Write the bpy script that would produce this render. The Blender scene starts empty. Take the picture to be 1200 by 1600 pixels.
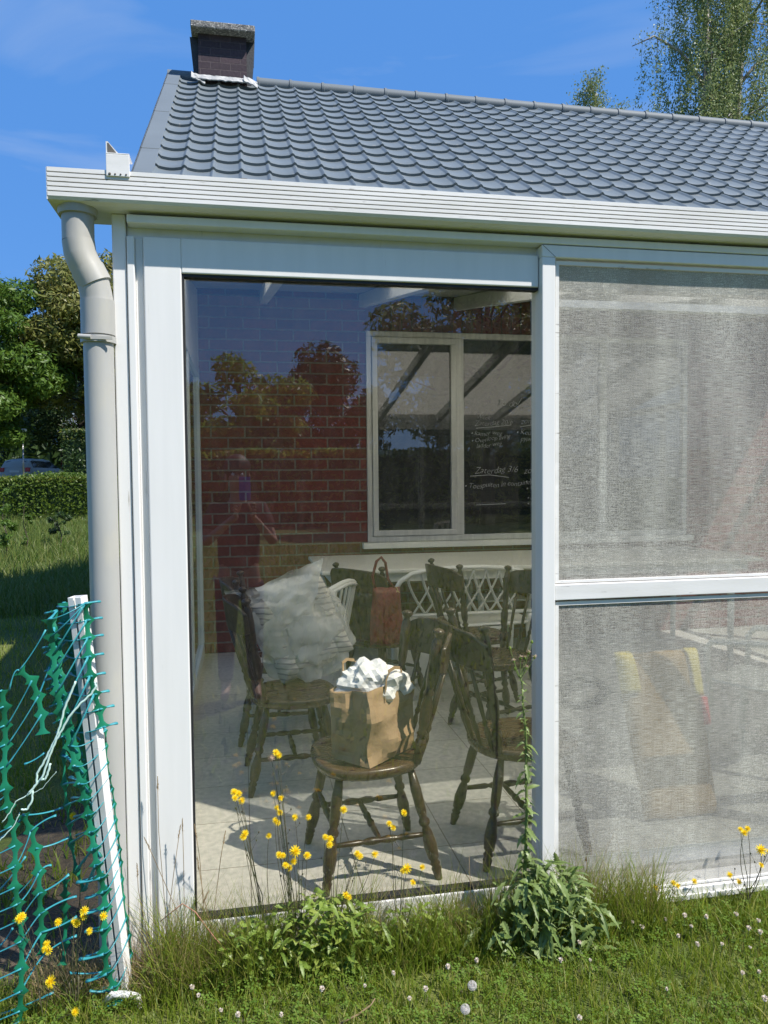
import bpy, bmesh, math, random
import numpy as np
from mathutils import Vector, Matrix, noise
rnd = random.Random(7)
nr = np.random.default_rng(7)
S = bpy.context.scene
COL = S.collection
PI = math.pi
LAWN = -0.12

# ------------------------------------------------------------ camera
YAW, PIT, ROL, FPX = 0.186218725, -0.0449580525, -0.00929512128, 1180.336
CAM = Vector((0.387, -2.522, 1.5))
_f = Vector((math.sin(YAW)*math.cos(PIT), math.cos(YAW)*math.cos(PIT), math.sin(PIT)))
_r = Vector((math.cos(YAW), -math.sin(YAW), 0))
_u = _r.cross(_f)
_r2 = math.cos(ROL)*_r + math.sin(ROL)*_u
_u2 = -math.sin(ROL)*_r + math.cos(ROL)*_u
cd = bpy.data.cameras.new('camera')
cam = bpy.data.objects.new('camera', cd)
COL.objects.link(cam)
m = Matrix((( _r2.x, _u2.x, -_f.x, CAM.x), (_r2.y, _u2.y, -_f.y, CAM.y), (_r2.z, _u2.z, -_f.z, CAM.z), (0, 0, 0, 1)))
cam.matrix_world = m
cd.sensor_fit = 'VERTICAL'
cd.sensor_height = 36
cd.lens = 36*FPX/1600
cd.clip_start = 0.02
cd.clip_end = 3000
S.camera = cam

def ray(px, py):
    return (_r2*((px-600)/FPX) - _u2*((py-800)/FPX) + _f)
def at(px, py, **k):
    """world point seen at a photo pixel, on the plane x=, y= or z= given"""
    d = ray(px, py)
    (a, v), = k.items()
    i = 'xyz'.index(a)
    return CAM + d*((v-CAM[i])/d[i])

# ------------------------------------------------------------ light
EL, AZ = math.radians(53), math.radians(50)
SUN = Vector((math.sin(AZ)*math.cos(EL), -math.cos(AZ)*math.cos(EL), math.sin(EL)))
sd = bpy.data.lights.new('sun', 'SUN')
sd.energy = 5.0
sd.angle = math.radians(0.53)
sd.color = (1.0, 0.95, 0.88)
so = bpy.data.objects.new('sun', sd)
COL.objects.link(so)
so.rotation_euler = SUN.to_track_quat('Z', 'Y').to_euler()
so.location = (5, -8, 14)

W = bpy.data.worlds.new('World')
S.world = W
W.use_nodes = True
nt = W.node_tree
for n in list(nt.nodes): nt.nodes.remove(n)
def N(nt, t, **k):
    n = nt.nodes.new(t)
    for a, b in k.items():
        setattr(n, a, b)
    return n
def L(nt, a, b): nt.links.new(a, b)
out = N(nt, 'ShaderNodeOutputWorld'); bg = N(nt, 'ShaderNodeBackground')
sky = N(nt, 'ShaderNodeTexSky', sky_type='NISHITA', sun_disc=False)
sky.sun_elevation = EL
sky.sun_rotation = math.atan2(SUN.x, SUN.y)
sky.air_density = 1.0; sky.dust_density = 0.35; sky.ozone_density = 2.5
hs = N(nt, 'ShaderNodeHueSaturation'); hs.inputs['Saturation'].default_value = 1.22; hs.inputs['Value'].default_value = 1.0
tc = N(nt, 'ShaderNodeTexCoord'); mp = N(nt, 'ShaderNodeMapping')
mp.inputs['Scale'].default_value = (1.3, 1.3, 4.5); mp.inputs['Rotation'].default_value = (0.25, 0.35, 0.4)
ns = N(nt, 'ShaderNodeTexNoise'); ns.inputs['Scale'].default_value = 2.2; ns.inputs['Detail'].default_value = 7; ns.inputs['Distortion'].default_value = 0.6
cr = N(nt, 'ShaderNodeValToRGB'); cr.color_ramp.elements[0].position = 0.53; cr.color_ramp.elements[0].color = (0, 0, 0, 1)
cr.color_ramp.elements[1].position = 0.85; cr.color_ramp.elements[1].color = (0.42, 0.42, 0.42, 1)
mx = N(nt, 'ShaderNodeMix', data_type='RGBA')
L(nt, tc.outputs['Generated'], mp.inputs['Vector']); L(nt, mp.outputs['Vector'], ns.inputs['Vector'])
L(nt, ns.outputs['Fac'], cr.inputs['Fac']); L(nt, cr.outputs['Color'], mx.inputs['Factor'])
L(nt, sky.outputs['Color'], hs.inputs['Color'])
fb = N(nt, 'ShaderNodeMix', data_type='RGBA'); fb.inputs['Factor'].default_value = .68; fb.inputs[7].default_value = (1.35, 4.1, 10.5, 1)
L(nt, hs.outputs['Color'], fb.inputs[6]); L(nt, fb.outputs[2], mx.inputs[6]); mx.inputs[7].default_value = (7.5, 8.2, 9.0, 1)
L(nt, mx.outputs[2], bg.inputs['Color']); bg.inputs['Strength'].default_value = 0.068
L(nt, bg.outputs[0], out.inputs[0])
S.view_settings.view_transform = 'Standard'; S.view_settings.look = 'None'
S.view_settings.exposure = 0.47; S.view_settings.gamma = 1
S.cycles.use_denoising = True
S.cycles.max_bounces = 10; S.cycles.transparent_max_bounces = 24; S.cycles.diffuse_bounces = 4; S.cycles.glossy_bounces = 5
S.cycles.sample_clamp_indirect = 6
S.cycles.caustics_reflective = False; S.cycles.caustics_refractive = False

# ------------------------------------------------------------ materials
def base(name):
    mt = bpy.data.materials.new(name); mt.use_nodes = True
    nt = mt.node_tree
    p = nt.nodes['Principled BSDF']; o = nt.nodes['Material Output']
    return mt, nt, p, o
def coords(nt, stretch=(1, 1, 1), kind='Object'):
    t = N(nt, 'ShaderNodeTexCoord'); mp = N(nt, 'ShaderNodeMapping'); mp.inputs['Scale'].default_value = stretch
    L(nt, t.outputs[kind], mp.inputs['Vector']); return mp.outputs['Vector']
def mk(name, c1, c2=None, scale=8, rough=.5, bump=0, bscale=60, metal=0, spec=.5, stretch=(1, 1, 1), lo=.35, hi=.65, detail=5, spots=None, sscale=30, slo=.62, shi=.7, rvar=0):
    mt, nt, p, o = base(name)
    c2 = c2 or c1
    v = coords(nt, stretch)
    n = N(nt, 'ShaderNodeTexNoise'); n.inputs['Scale'].default_value = scale; n.inputs['Detail'].default_value = detail
    L(nt, v, n.inputs['Vector'])
    r = N(nt, 'ShaderNodeValToRGB'); e = r.color_ramp.elements
    e[0].position = lo; e[0].color = (*c1, 1); e[1].position = hi; e[1].color = (*c2, 1)
    L(nt, n.outputs['Fac'], r.inputs['Fac'])
    colr = r.outputs['Color']
    if spots:
        n3 = N(nt, 'ShaderNodeTexNoise'); n3.inputs['Scale'].default_value = sscale; n3.inputs['Detail'].default_value = 6
        L(nt, v, n3.inputs['Vector'])
        r3 = N(nt, 'ShaderNodeValToRGB'); r3.color_ramp.elements[0].position = slo; r3.color_ramp.elements[1].position = shi
        L(nt, n3.outputs['Fac'], r3.inputs['Fac'])
        mm = N(nt, 'ShaderNodeMix', data_type='RGBA'); L(nt, r3.outputs['Color'], mm.inputs['Factor'])
        L(nt, colr, mm.inputs[6]); mm.inputs[7].default_value = (*spots, 1); colr = mm.outputs[2]
    L(nt, colr, p.inputs['Base Color'])
    p.inputs['Roughness'].default_value = rough; p.inputs['Metallic'].default_value = metal
    p.inputs['Specular IOR Level'].default_value = spec
    if rvar:
        mr = N(nt, 'ShaderNodeMapRange'); mr.inputs['To Min'].default_value = rough-rvar; mr.inputs['To Max'].default_value = rough+rvar
        L(nt, n.outputs['Fac'], mr.inputs['Value']); L(nt, mr.outputs[0], p.inputs['Roughness'])
    if bump:
        n2 = N(nt, 'ShaderNodeTexNoise'); n2.inputs['Scale'].default_value = bscale; n2.inputs['Detail'].default_value = 4
        L(nt, v, n2.inputs['Vector'])
        b = N(nt, 'ShaderNodeBump'); b.inputs['Strength'].default_value = bump; b.inputs['Distance'].default_value = .02
        L(nt, n2.outputs['Fac'], b.inputs['Height']); L(nt, b.outputs['Normal'], p.inputs['Normal'])
    return mt
def leafmat(name, cols, trans=.35, rough=.45, tcol=None):
    mt, nt, p, o = base(name)
    g = N(nt, 'ShaderNodeNewGeometry'); r = N(nt, 'ShaderNodeValToRGB'); e = r.color_ramp.elements
    e[0].color = (*cols[0], 1); e[0].position = 0; e[1].color = (*cols[-1], 1); e[1].position = 1
    for i, c in enumerate(cols[1:-1]):
        q = e.new((i+1)/(len(cols)-1)); q.color = (*c, 1)
    L(nt, g.outputs['Random Per Island'], r.inputs['Fac']); L(nt, r.outputs['Color'], p.inputs['Base Color'])
    p.inputs['Roughness'].default_value = rough; p.inputs['Specular IOR Level'].default_value = .35
    t = N(nt, 'ShaderNodeBsdfTranslucent'); h = N(nt, 'ShaderNodeHueSaturation'); h.inputs['Value'].default_value = 1.5; h.inputs['Hue'].default_value = .485
    L(nt, r.outputs['Color'], h.inputs['Color']); L(nt, h.outputs['Color'], t.inputs['Color'])
    mx = N(nt, 'ShaderNodeMixShader'); mx.inputs[0].default_value = trans
    L(nt, p.outputs[0], mx.inputs[1]); L(nt, t.outputs[0], mx.inputs[2]); L(nt, mx.outputs[0], o.inputs['Surface'])
    return mt
def glassmat(name, tint, ior, rough=0.0, wob=0.0, dirt=0.0):
    mt, nt, p, o = base(name); nt.nodes.remove(p)
    # two-sided Schlick reflectance (the Fresnel node would turn opaque for rays leaving the room)
    ge = N(nt, 'ShaderNodeNewGeometry'); dt = N(nt, 'ShaderNodeVectorMath', operation='DOT_PRODUCT'); L(nt, ge.outputs['Normal'], dt.inputs[0]); L(nt, ge.outputs['Incoming'], dt.inputs[1])
    ab = N(nt, 'ShaderNodeMath', operation='ABSOLUTE'); L(nt, dt.outputs['Value'], ab.inputs[0])
    om = N(nt, 'ShaderNodeMath', operation='SUBTRACT'); om.inputs[0].default_value = 1; L(nt, ab.outputs[0], om.inputs[1])
    pw = N(nt, 'ShaderNodeMath', operation='POWER'); L(nt, om.outputs[0], pw.inputs[0]); pw.inputs[1].default_value = 5
    r0 = ((ior-1)/(ior+1))**2
    f = N(nt, 'ShaderNodeMath', operation='MULTIPLY_ADD'); f.inputs[1].default_value = 1-r0; f.inputs[2].default_value = r0; L(nt, pw.outputs[0], f.inputs[0])
    t = N(nt, 'ShaderNodeBsdfTransparent'); t.inputs['Color'].default_value = (*tint, 1)
    g = N(nt, 'ShaderNodeBsdfGlossy'); g.inputs['Roughness'].default_value = rough
    mx = N(nt, 'ShaderNodeMixShader'); L(nt, f.outputs[0], mx.inputs[0]); L(nt, t.outputs[0], mx.inputs[1]); L(nt, g.outputs[0], mx.inputs[2])
    if wob:
        v = coords(nt); n = N(nt, 'ShaderNodeTexNoise'); n.inputs['Scale'].default_value = 2.5; n.inputs['Detail'].default_value = 1
        L(nt, v, n.inputs['Vector']); b = N(nt, 'ShaderNodeBump'); b.inputs['Strength'].default_value = wob; b.inputs['Distance'].default_value = .01
        L(nt, n.outputs['Fac'], b.inputs['Height']); L(nt, b.outputs['Normal'], g.inputs['Normal'])
    last = mx
    if dirt:
        v = coords(nt, (1, 1, .35)); n = N(nt, 'ShaderNodeTexNoise'); n.inputs['Scale'].default_value = 45; n.inputs['Detail'].default_value = 9; n.inputs['Roughness'].default_value = .75
        L(nt, v, n.inputs['Vector']); r = N(nt, 'ShaderNodeValToRGB'); e = r.color_ramp.elements
        e[0].position = .45; e[0].color = (0.012, 0.012, 0.012, 1); e[1].position = .8; e[1].color = (dirt, dirt, dirt, 1)
        L(nt, n.outputs['Fac'], r.inputs['Fac'])
        d = N(nt, 'ShaderNodeBsdfDiffuse'); d.inputs['Color'].default_value = (.6, .58, .52, 1)
        m2 = N(nt, 'ShaderNodeMixShader'); L(nt, r.outputs['Color'], m2.inputs[0]); L(nt, mx.outputs[0], m2.inputs[1]); L(nt, d.outputs[0], m2.inputs[2]); last = m2
    L(nt, last.outputs[0], o.inputs['Surface'])
    return mt
def brickmat(name, c1, c2, mortar, bw, bh, ms, axes='xz', bump=.6, rough=.85, spec=.25):
    mt, nt, p, o = base(name)
    t = N(nt, 'ShaderNodeTexCoord'); s = N(nt, 'ShaderNodeSeparateXYZ'); c = N(nt, 'ShaderNodeCombineXYZ')
    L(nt, t.outputs['Object'], s.inputs[0])
    idx = {'x': 0, 'y': 1, 'z': 2}
    L(nt, s.outputs[idx[axes[0]]], c.inputs[0]); L(nt, s.outputs[idx[axes[1]]], c.inputs[1])
    b = N(nt, 'ShaderNodeTexBrick'); b.inputs['Scale'].default_value = 1; b.inputs['Brick Width'].default_value = bw; b.inputs['Row Height'].default_value = bh
    b.inputs['Mortar Size'].default_value = ms; b.inputs['Mortar Smooth'].default_value = .15; b.inputs['Bias'].default_value = 0
    b.inputs['Color1'].default_value = (*c1, 1); b.inputs['Color2'].default_value = (*c2, 1); b.inputs['Mortar'].default_value = (*mortar, 1)
    n = N(nt, 'ShaderNodeTexNoise'); n.inputs['Scale'].default_value = 35; n.inputs['Detail'].default_value = 6; L(nt, c.outputs[0], n.inputs['Vector'])
    # wobble the joints a little
    va = N(nt, 'ShaderNodeMixRGB', blend_type='ADD'); va.inputs[0].default_value = .006; L(nt, c.outputs[0], va.inputs[1]); L(nt, n.outputs['Color'], va.inputs[2])
    L(nt, va.outputs[0], b.inputs['Vector'])
    hv = N(nt, 'ShaderNodeMix', data_type='RGBA', blend_type='MULTIPLY'); hv.inputs['Factor'].default_value = .55
    r = N(nt, 'ShaderNodeValToRGB'); r.color_ramp.elements[0].position = .3; r.color_ramp.elements[0].color = (.55, .55, .55, 1); r.color_ramp.elements[1].position = .7; r.color_ramp.elements[1].color = (1.15, 1.1, 1.1, 1)
    L(nt, n.outputs['Fac'], r.inputs['Fac']); L(nt, b.outputs['Color'], hv.inputs[6]); L(nt, r.outputs['Color'], hv.inputs[7]); L(nt, hv.outputs[2], p.inputs['Base Color'])
    p.inputs['Roughness'].default_value = rough; p.inputs['Specular IOR Level'].default_value = spec
    iv = N(nt, 'ShaderNodeMath', operation='MULTIPLY_ADD'); iv.inputs[1].default_value = -1; iv.inputs[2].default_value = 1; L(nt, b.outputs['Fac'], iv.inputs[0])
    ad = N(nt, 'ShaderNodeMath', operation='MULTIPLY_ADD'); ad.inputs[1].default_value = .25; L(nt, n.outputs['Fac'], ad.inputs[0]); L(nt, iv.outputs[0], ad.inputs[2])
    bp = N(nt, 'ShaderNodeBump'); bp.inputs['Strength'].default_value = bump; bp.inputs['Distance'].default_value = .008
    L(nt, ad.outputs[0], bp.inputs['Height']); L(nt, bp.outputs['Normal'], p.inputs['Normal'])
    return mt

M = {}
M['white'] = mk('white_lacquered_aluminium', (.83, .82, .795), (.775, .77, .745), scale=3.5, rough=.38, bump=.02, bscale=100, stretch=(7, 7, .55), lo=.3, hi=.72, spots=(.50, .48, .43), sscale=11, slo=.70, shi=.80)
M['white_dirty'] = mk('weathered_white_aluminium', (.80, .79, .77), (.70, .69, .66), scale=6, rough=.5, bump=.04, bscale=120, stretch=(.4, 1, 3), spots=(.33, .31, .28), sscale=34, slo=.66, shi=.74)
M['groove'] = mk('dark_groove', (.16, .145, .125), (.05, .05, .05), scale=9, rough=.9)  # dark mottled brown for grooves, joints and small parts
M['gasket'] = mk('black_rubber_gasket', (.012, .013, .015), rough=.6)
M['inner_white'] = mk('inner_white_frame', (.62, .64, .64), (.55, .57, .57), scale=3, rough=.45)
M['pvc'] = mk('grey_pvc_pipe', (.43, .43, .41), (.36, .355, .33), scale=3, rough=.42, bump=.03, bscale=40, stretch=(1, 1, .3), spots=(.47, .45, .38), sscale=9, slo=.55, shi=.75)
M['alu'] = mk('brushed_aluminium', (.66, .66, .63), (.52, .52, .50), scale=30, rough=.36, metal=.25, stretch=(1, 1, .05))
M['tile'] = mk('slate_grey_roof_sheet', (.155, .182, .192), (.125, .148, .158), scale=3.5, rough=.48, bump=.06, bscale=60, lo=.25, hi=.75, detail=9, spots=(.235, .24, .225), sscale=16, slo=.62, shi=.74, rvar=.08)
M['trim'] = mk('slate_grey_verge_sheet', (.150, .175, .190), (.135, .158, .172), scale=2, rough=.6, spec=.3)
M['concrete'] = mk('weathered_concrete', (.26, .25, .23), (.10, .10, .10), scale=24, rough=.95, bump=.9, bscale=60, spots=(.50, .49, .46), sscale=50, slo=.55, shi=.62)
M['lead'] = mk('lead_and_mortar_flashing', (.48, .48, .46), (.28, .29, .29), scale=10, rough=.8, bump=.5, bscale=30)
M['dark_slab'] = mk('dark_slate_cladding', (.035, .04, .047), (.05, .055, .06), scale=12, rough=.7, bump=.2, bscale=40)
M['brick'] = brickmat('red_brick', (.185, .036, .024), (.115, .024, .018), (.185, .155, .125), .285, .093, .0075)
M['soldier'] = brickmat('red_soldier_brick', (.14, .025, .020), (.095, .02, .018), (.06, .03, .025), .093, .62, .006)
M['chim_brick'] = brickmat('purple_chimney_brick', (.085, .062, .072), (.060, .046, .056), (.105, .085, .09), .235, .082, .006, bump=.9)
M['floor'] = brickmat('beige_floor_tile', (.58, .57, .52), (.53, .52, .475), (.24, .22, .19), .40, .40, .0025, axes='xy', bump=.15, rough=.35, spec=.5)
M['floor'].node_tree.nodes['Brick Texture'].offset = 0
M['wood'] = mk('dark_stained_wood', (.060, .036, .020), (.030, .018, .011), scale=9, rough=.30, bump=.05, bscale=50, stretch=(1, 6, 6), spec=.5, rvar=.08)
M['seat'] = mk('dark_brown_seat_wood', (.095, .056, .028), (.052, .030, .016), scale=8, rough=.27, bump=.04, bscale=40, stretch=(1.2, 9, 4), spots=(.15, .10, .06), sscale=5, slo=.62, shi=.8, rvar=.08)
M['plastic'] = mk('white_garden_plastic', (.84, .83, .77), (.78, .77, .70), scale=5, rough=.42)
M['table'] = mk('cream_tabletop', (.84, .81, .72), (.79, .76, .67), scale=4, rough=.4)
M['paper'] = mk('kraft_paper', (.38, .26, .15), (.32, .215, .12), scale=7, rough=.85, bump=.5, bscale=12)
M['tissue'] = mk('white_thin_plastic', (.83, .83, .83), (.76, .77, .78), scale=6, rough=.42)
M['handbag'] = mk('dark_red_leather', (.24, .022, .022), (.15, .016, .016), scale=14, rough=.45, bump=.25, bscale=60)
M['brown_cloth'] = mk('brown_cushion_cloth', (.50, .32, .13), (.42, .27, .11), scale=8, rough=.95, bump=.3, bscale=200)
M['yellow_cloth'] = mk('yellow_cushion_cloth', (.82, .66, .14), (.74, .58, .12), scale=8, rough=.95, bump=.3, bscale=200)
M['red_cloth'] = mk('red_cloth', (.75, .05, .07), rough=.9)
M['black_rubber'] = mk('black_cable_rubber', (.02, .02, .022), rough=.5)
M['net'] = mk('green_barrier_plastic', (.012, .21, .105), (.008, .16, .085), scale=12, rough=.42)
M['strand'] = mk('teal_stretched_plastic', (.05, .33, .36), (.03, .25, .30), scale=20, rough=.35)
M['cord'] = mk('pale_green_cord', (.55, .74, .66), rough=.8)
M['chalk'] = mk('white_chalk', (.52, .53, .52), rough=.95)
M['dark_room'] = mk('unlit_room_dark', (.06, .06, .055), rough=.9)  # near-black walls stand in for the unlit room behind the window
M['paperwhite'] = mk('white_paper', (.8, .8, .78), rough=.8)
M['soil'] = mk('dry_soil', (.10, .075, .05), (.06, .045, .03), scale=20, rough=1, bump=1, bscale=50)
M['asphalt'] = mk('asphalt', (.05, .05, .052), (.06, .06, .06), scale=40, rough=.9)
M['bark'] = mk('brown_bark', (.06, .045, .035), (.10, .08, .06), scale=12, rough=.95, bump=.8, bscale=30, stretch=(1, 1, .25))
M['birch_bark'] = mk('birch_bark', (.42, .39, .35), (.10, .08, .07), scale=5, rough=.9, lo=.45, hi=.7, stretch=(1, 1, 2.5))
M['straw'] = leafmat('dry_grass_straw', [(.36, .28, .15), (.30, .22, .12), (.26, .20, .10)], .25, .7)
M['grass'] = leafmat('lawn_grass', [(.150, .225, .020), (.195, .270, .026), (.110, .175, .017), (.25, .30, .04), (.34, .31, .10)], .40)
M['far_grass'] = leafmat('meadow_grass', [(.075, .14, .020), (.13, .18, .035), (.19, .20, .06)], .35)
M['clover'] = leafmat('clover_leaf', [(.12, .205, .03), (.15, .235, .035), (.09, .165, .024)], .35)
M['weed'] = leafmat('weed_leaf', [(.21, .30, .05), (.15, .235, .04), (.29, .35, .07)], .32, .4)
M['thistle'] = leafmat('sow_thistle_leaf', [(.16, .235, .060), (.22, .29, .10), (.11, .175, .042)], .3, .38)
M['stem'] = leafmat('weed_stem', [(.10, .16, .05), (.13, .17, .06)], .1)
M['thin_stem'] = leafmat('brown_green_stem', [(.10, .11, .05), (.12, .10, .06), (.07, .09, .04)], .1)
M['yellow'] = leafmat('yellow_petal', [(.84, .66, .012), (.88, .72, .02), (.82, .58, .01)], .25, .6)
M['seedhead'] = leafmat('brown_seed_head', [(.32, .20, .12), (.45, .34, .24), (.6, .52, .42)], .2, .8)
M['cloverflower'] = leafmat('white_clover_petal', [(.70, .66, .56), (.62, .52, .45), (.74, .72, .64)], .3, .7)
M['fluff'] = leafmat('white_dandelion_fluff', [(.72, .70, .68), (.62, .6, .58)], .5, .8)
M['linden'] = leafmat('yellow_green_foliage', [(.165, .185, .036), (.235, .235, .065), (.11, .14, .028), (.29, .27, .10)], .25)
M['maple'] = leafmat('mid_green_foliage', [(.075, .145, .020), (.11, .19, .026), (.052, .105, .016)], .28)
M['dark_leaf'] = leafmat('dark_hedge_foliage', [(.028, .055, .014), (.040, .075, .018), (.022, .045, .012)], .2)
M['hedge'] = leafmat('clipped_hedge_foliage', [(.075, .125, .014), (.105, .165, .018), (.05, .09, .012)], .28)
M['hedge_tip'] = leafmat('yellow_hedge_tips', [(.18, .19, .03), (.13, .16, .025)], .3)
M['garden'] = leafmat('brightened_garden_foliage', [(.16, .24, .03), (.22, .30, .045), (.11, .17, .022)], .5)  # greens raised so shaded garden foliage looks sunlit in the glass
M['birch'] = leafmat('birch_foliage', [(.17, .235, .07), (.24, .30, .11), (.11, .165, .05), (.33, .36, .18)], .3)
M['glass'] = glassmat('tinted_window_glass', (.99, .98, .91), 2.45, 0, .012, .04)
M['side_glass'] = glassmat('side_glass', (.75, .78, .76), 1.7)
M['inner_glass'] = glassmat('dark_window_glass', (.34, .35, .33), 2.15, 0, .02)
M['roofsheet'] = None

mt, nt, p, o = base('opal_roof_sheet')
p.inputs['Base Color'].default_value = (.62, .62, .60, 1); p.inputs['Roughness'].default_value = .5
t = N(nt, 'ShaderNodeBsdfTranslucent'); t.inputs['Color'].default_value = (.95, .91, .82, 1)
mx = N(nt, 'ShaderNodeMixShader'); mx.inputs[0].default_value = .85
wv = N(nt, 'ShaderNodeTexWave'); wv.inputs['Scale'].default_value = 20; L(nt, coords(nt), wv.inputs['Vector'])
bp = N(nt, 'ShaderNodeBump'); bp.inputs['Strength'].default_value = .15; L(nt, wv.outputs['Fac'], bp.inputs['Height']); L(nt, bp.outputs['Normal'], p.inputs['Normal'])
L(nt, p.outputs[0], mx.inputs[1]); L(nt, t.outputs[0], mx.inputs[2]); L(nt, mx.outputs[0], o.inputs['Surface']); M['roofsheet'] = mt

# insect screen: dusty open weave, part see-through
mt, nt, p, o = base('dusty_screen_weave')
v1 = coords(nt, (22, 1, 520)); n1 = N(nt, 'ShaderNodeTexNoise'); n1.inputs['Scale'].default_value = 1; n1.inputs['Detail'].default_value = 3; L(nt, v1, n1.inputs['Vector'])
v2 = coords(nt, (300, 1, 9)); n2 = N(nt, 'ShaderNodeTexNoise'); n2.inputs['Scale'].default_value = 1; n2.inputs['Detail'].default_value = 3; L(nt, v2, n2.inputs['Vector'])
v3 = coords(nt, (3.0, 1, .55)); n3 = N(nt, 'ShaderNodeTexNoise'); n3.inputs['Scale'].default_value = 2.2; n3.inputs['Detail'].default_value = 5; L(nt, v3, n3.inputs['Vector'])
v4 = coords(nt, (1, 1, 1)); n4 = N(nt, 'ShaderNodeTexNoise'); n4.inputs['Scale'].default_value = 380; n4.inputs['Detail'].default_value = 2; L(nt, v4, n4.inputs['Vector'])
def mth(nt, op, a, b):
    q = N(nt, 'ShaderNodeMath', operation=op)
    for i, z in enumerate((a, b)):
        if isinstance(z, (int, float)): q.inputs[i].default_value = z
        else: L(nt, z, q.inputs[i])
    return q.outputs[0]
w = mth(nt, 'ADD', mth(nt, 'MULTIPLY', n1.outputs['Fac'], .80), mth(nt, 'MULTIPLY', n2.outputs['Fac'], .22))
w = mth(nt, 'ADD', w, mth(nt, 'MULTIPLY', n4.outputs['Fac'], .85))
r = N(nt, 'ShaderNodeValToRGB'); e = r.color_ramp.elements
e[0].position = .08; e[0].color = (.30, .295, .275, 1); e[1].position = .95; e[1].color = (.92, .90, .82, 1)
q = e.new(.5); q.color = (.55, .535, .48, 1)
wr = N(nt, 'ShaderNodeMapRange'); wr.inputs['From Min'].default_value = .55; wr.inputs['From Max'].default_value = 1.32; L(nt, w, wr.inputs['Value'])
L(nt, wr.outputs[0], r.inputs['Fac'])
mm = N(nt, 'ShaderNodeMix', data_type='RGBA', blend_type='MULTIPLY'); mm.inputs['Factor'].default_value = .7
r3 = N(nt, 'ShaderNodeValToRGB'); r3.color_ramp.elements[0].position = .35; r3.color_ramp.elements[0].color = (.62, .61, .6, 1); r3.color_ramp.elements[1].position = .68; r3.color_ramp.elements[1].color = (1.2, 1.2, 1.16, 1)
L(nt, n3.outputs['Fac'], r3.inputs['Fac']); L(nt, r.outputs['Color'], mm.inputs[6]); L(nt, r3.outputs['Color'], mm.inputs[7])
L(nt, mm.outputs[2], p.inputs['Base Color']); p.inputs['Roughness'].default_value = .6; p.inputs['Specular IOR Level'].default_value = .3
tr = N(nt, 'ShaderNodeBsdfTransparent'); mx = N(nt, 'ShaderNodeMixShader')
op = N(nt, 'ShaderNodeMapRange'); op.inputs['To Min'].default_value = .30; op.inputs['To Max'].default_value = .68; op.inputs['From Min'].default_value = .1; op.inputs['From Max'].default_value = .8
L(nt, wr.outputs[0], op.inputs['Value']); L(nt, op.outputs[0], mx.inputs[0]); L(nt, tr.outputs[0], mx.inputs[1]); L(nt, p.outputs[0], mx.inputs[2]); L(nt, mx.outputs[0], o.inputs['Surface'])
M['screen'] = mt

# thin clear plastic film
mt, nt, p, o = base('crinkled_clear_film')
p.inputs['Base Color'].default_value = (.92, .90, .84, 1); p.inputs['Roughness'].default_value = .3
tr = N(nt, 'ShaderNodeBsdfTransparent'); mx = N(nt, 'ShaderNodeMixShader')
n1 = N(nt, 'ShaderNodeTexNoise'); n1.inputs['Scale'].default_value = 5; n1.inputs['Detail'].default_value = 2; L(nt, coords(nt), n1.inputs['Vector'])
mr = N(nt, 'ShaderNodeMapRange'); mr.inputs['From Min'].default_value = .35; mr.inputs['From Max'].default_value = .7; mr.inputs['To Min'].default_value = .26; mr.inputs['To Max'].default_value = .74
L(nt, n1.outputs['Fac'], mr.inputs['Value']); L(nt, mr.outputs[0], mx.inputs[0]); L(nt, tr.outputs[0], mx.inputs[1]); L(nt, p.outputs[0], mx.inputs[2]); L(nt, mx.outputs[0], o.inputs['Surface'])
M['film'] = mt

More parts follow.
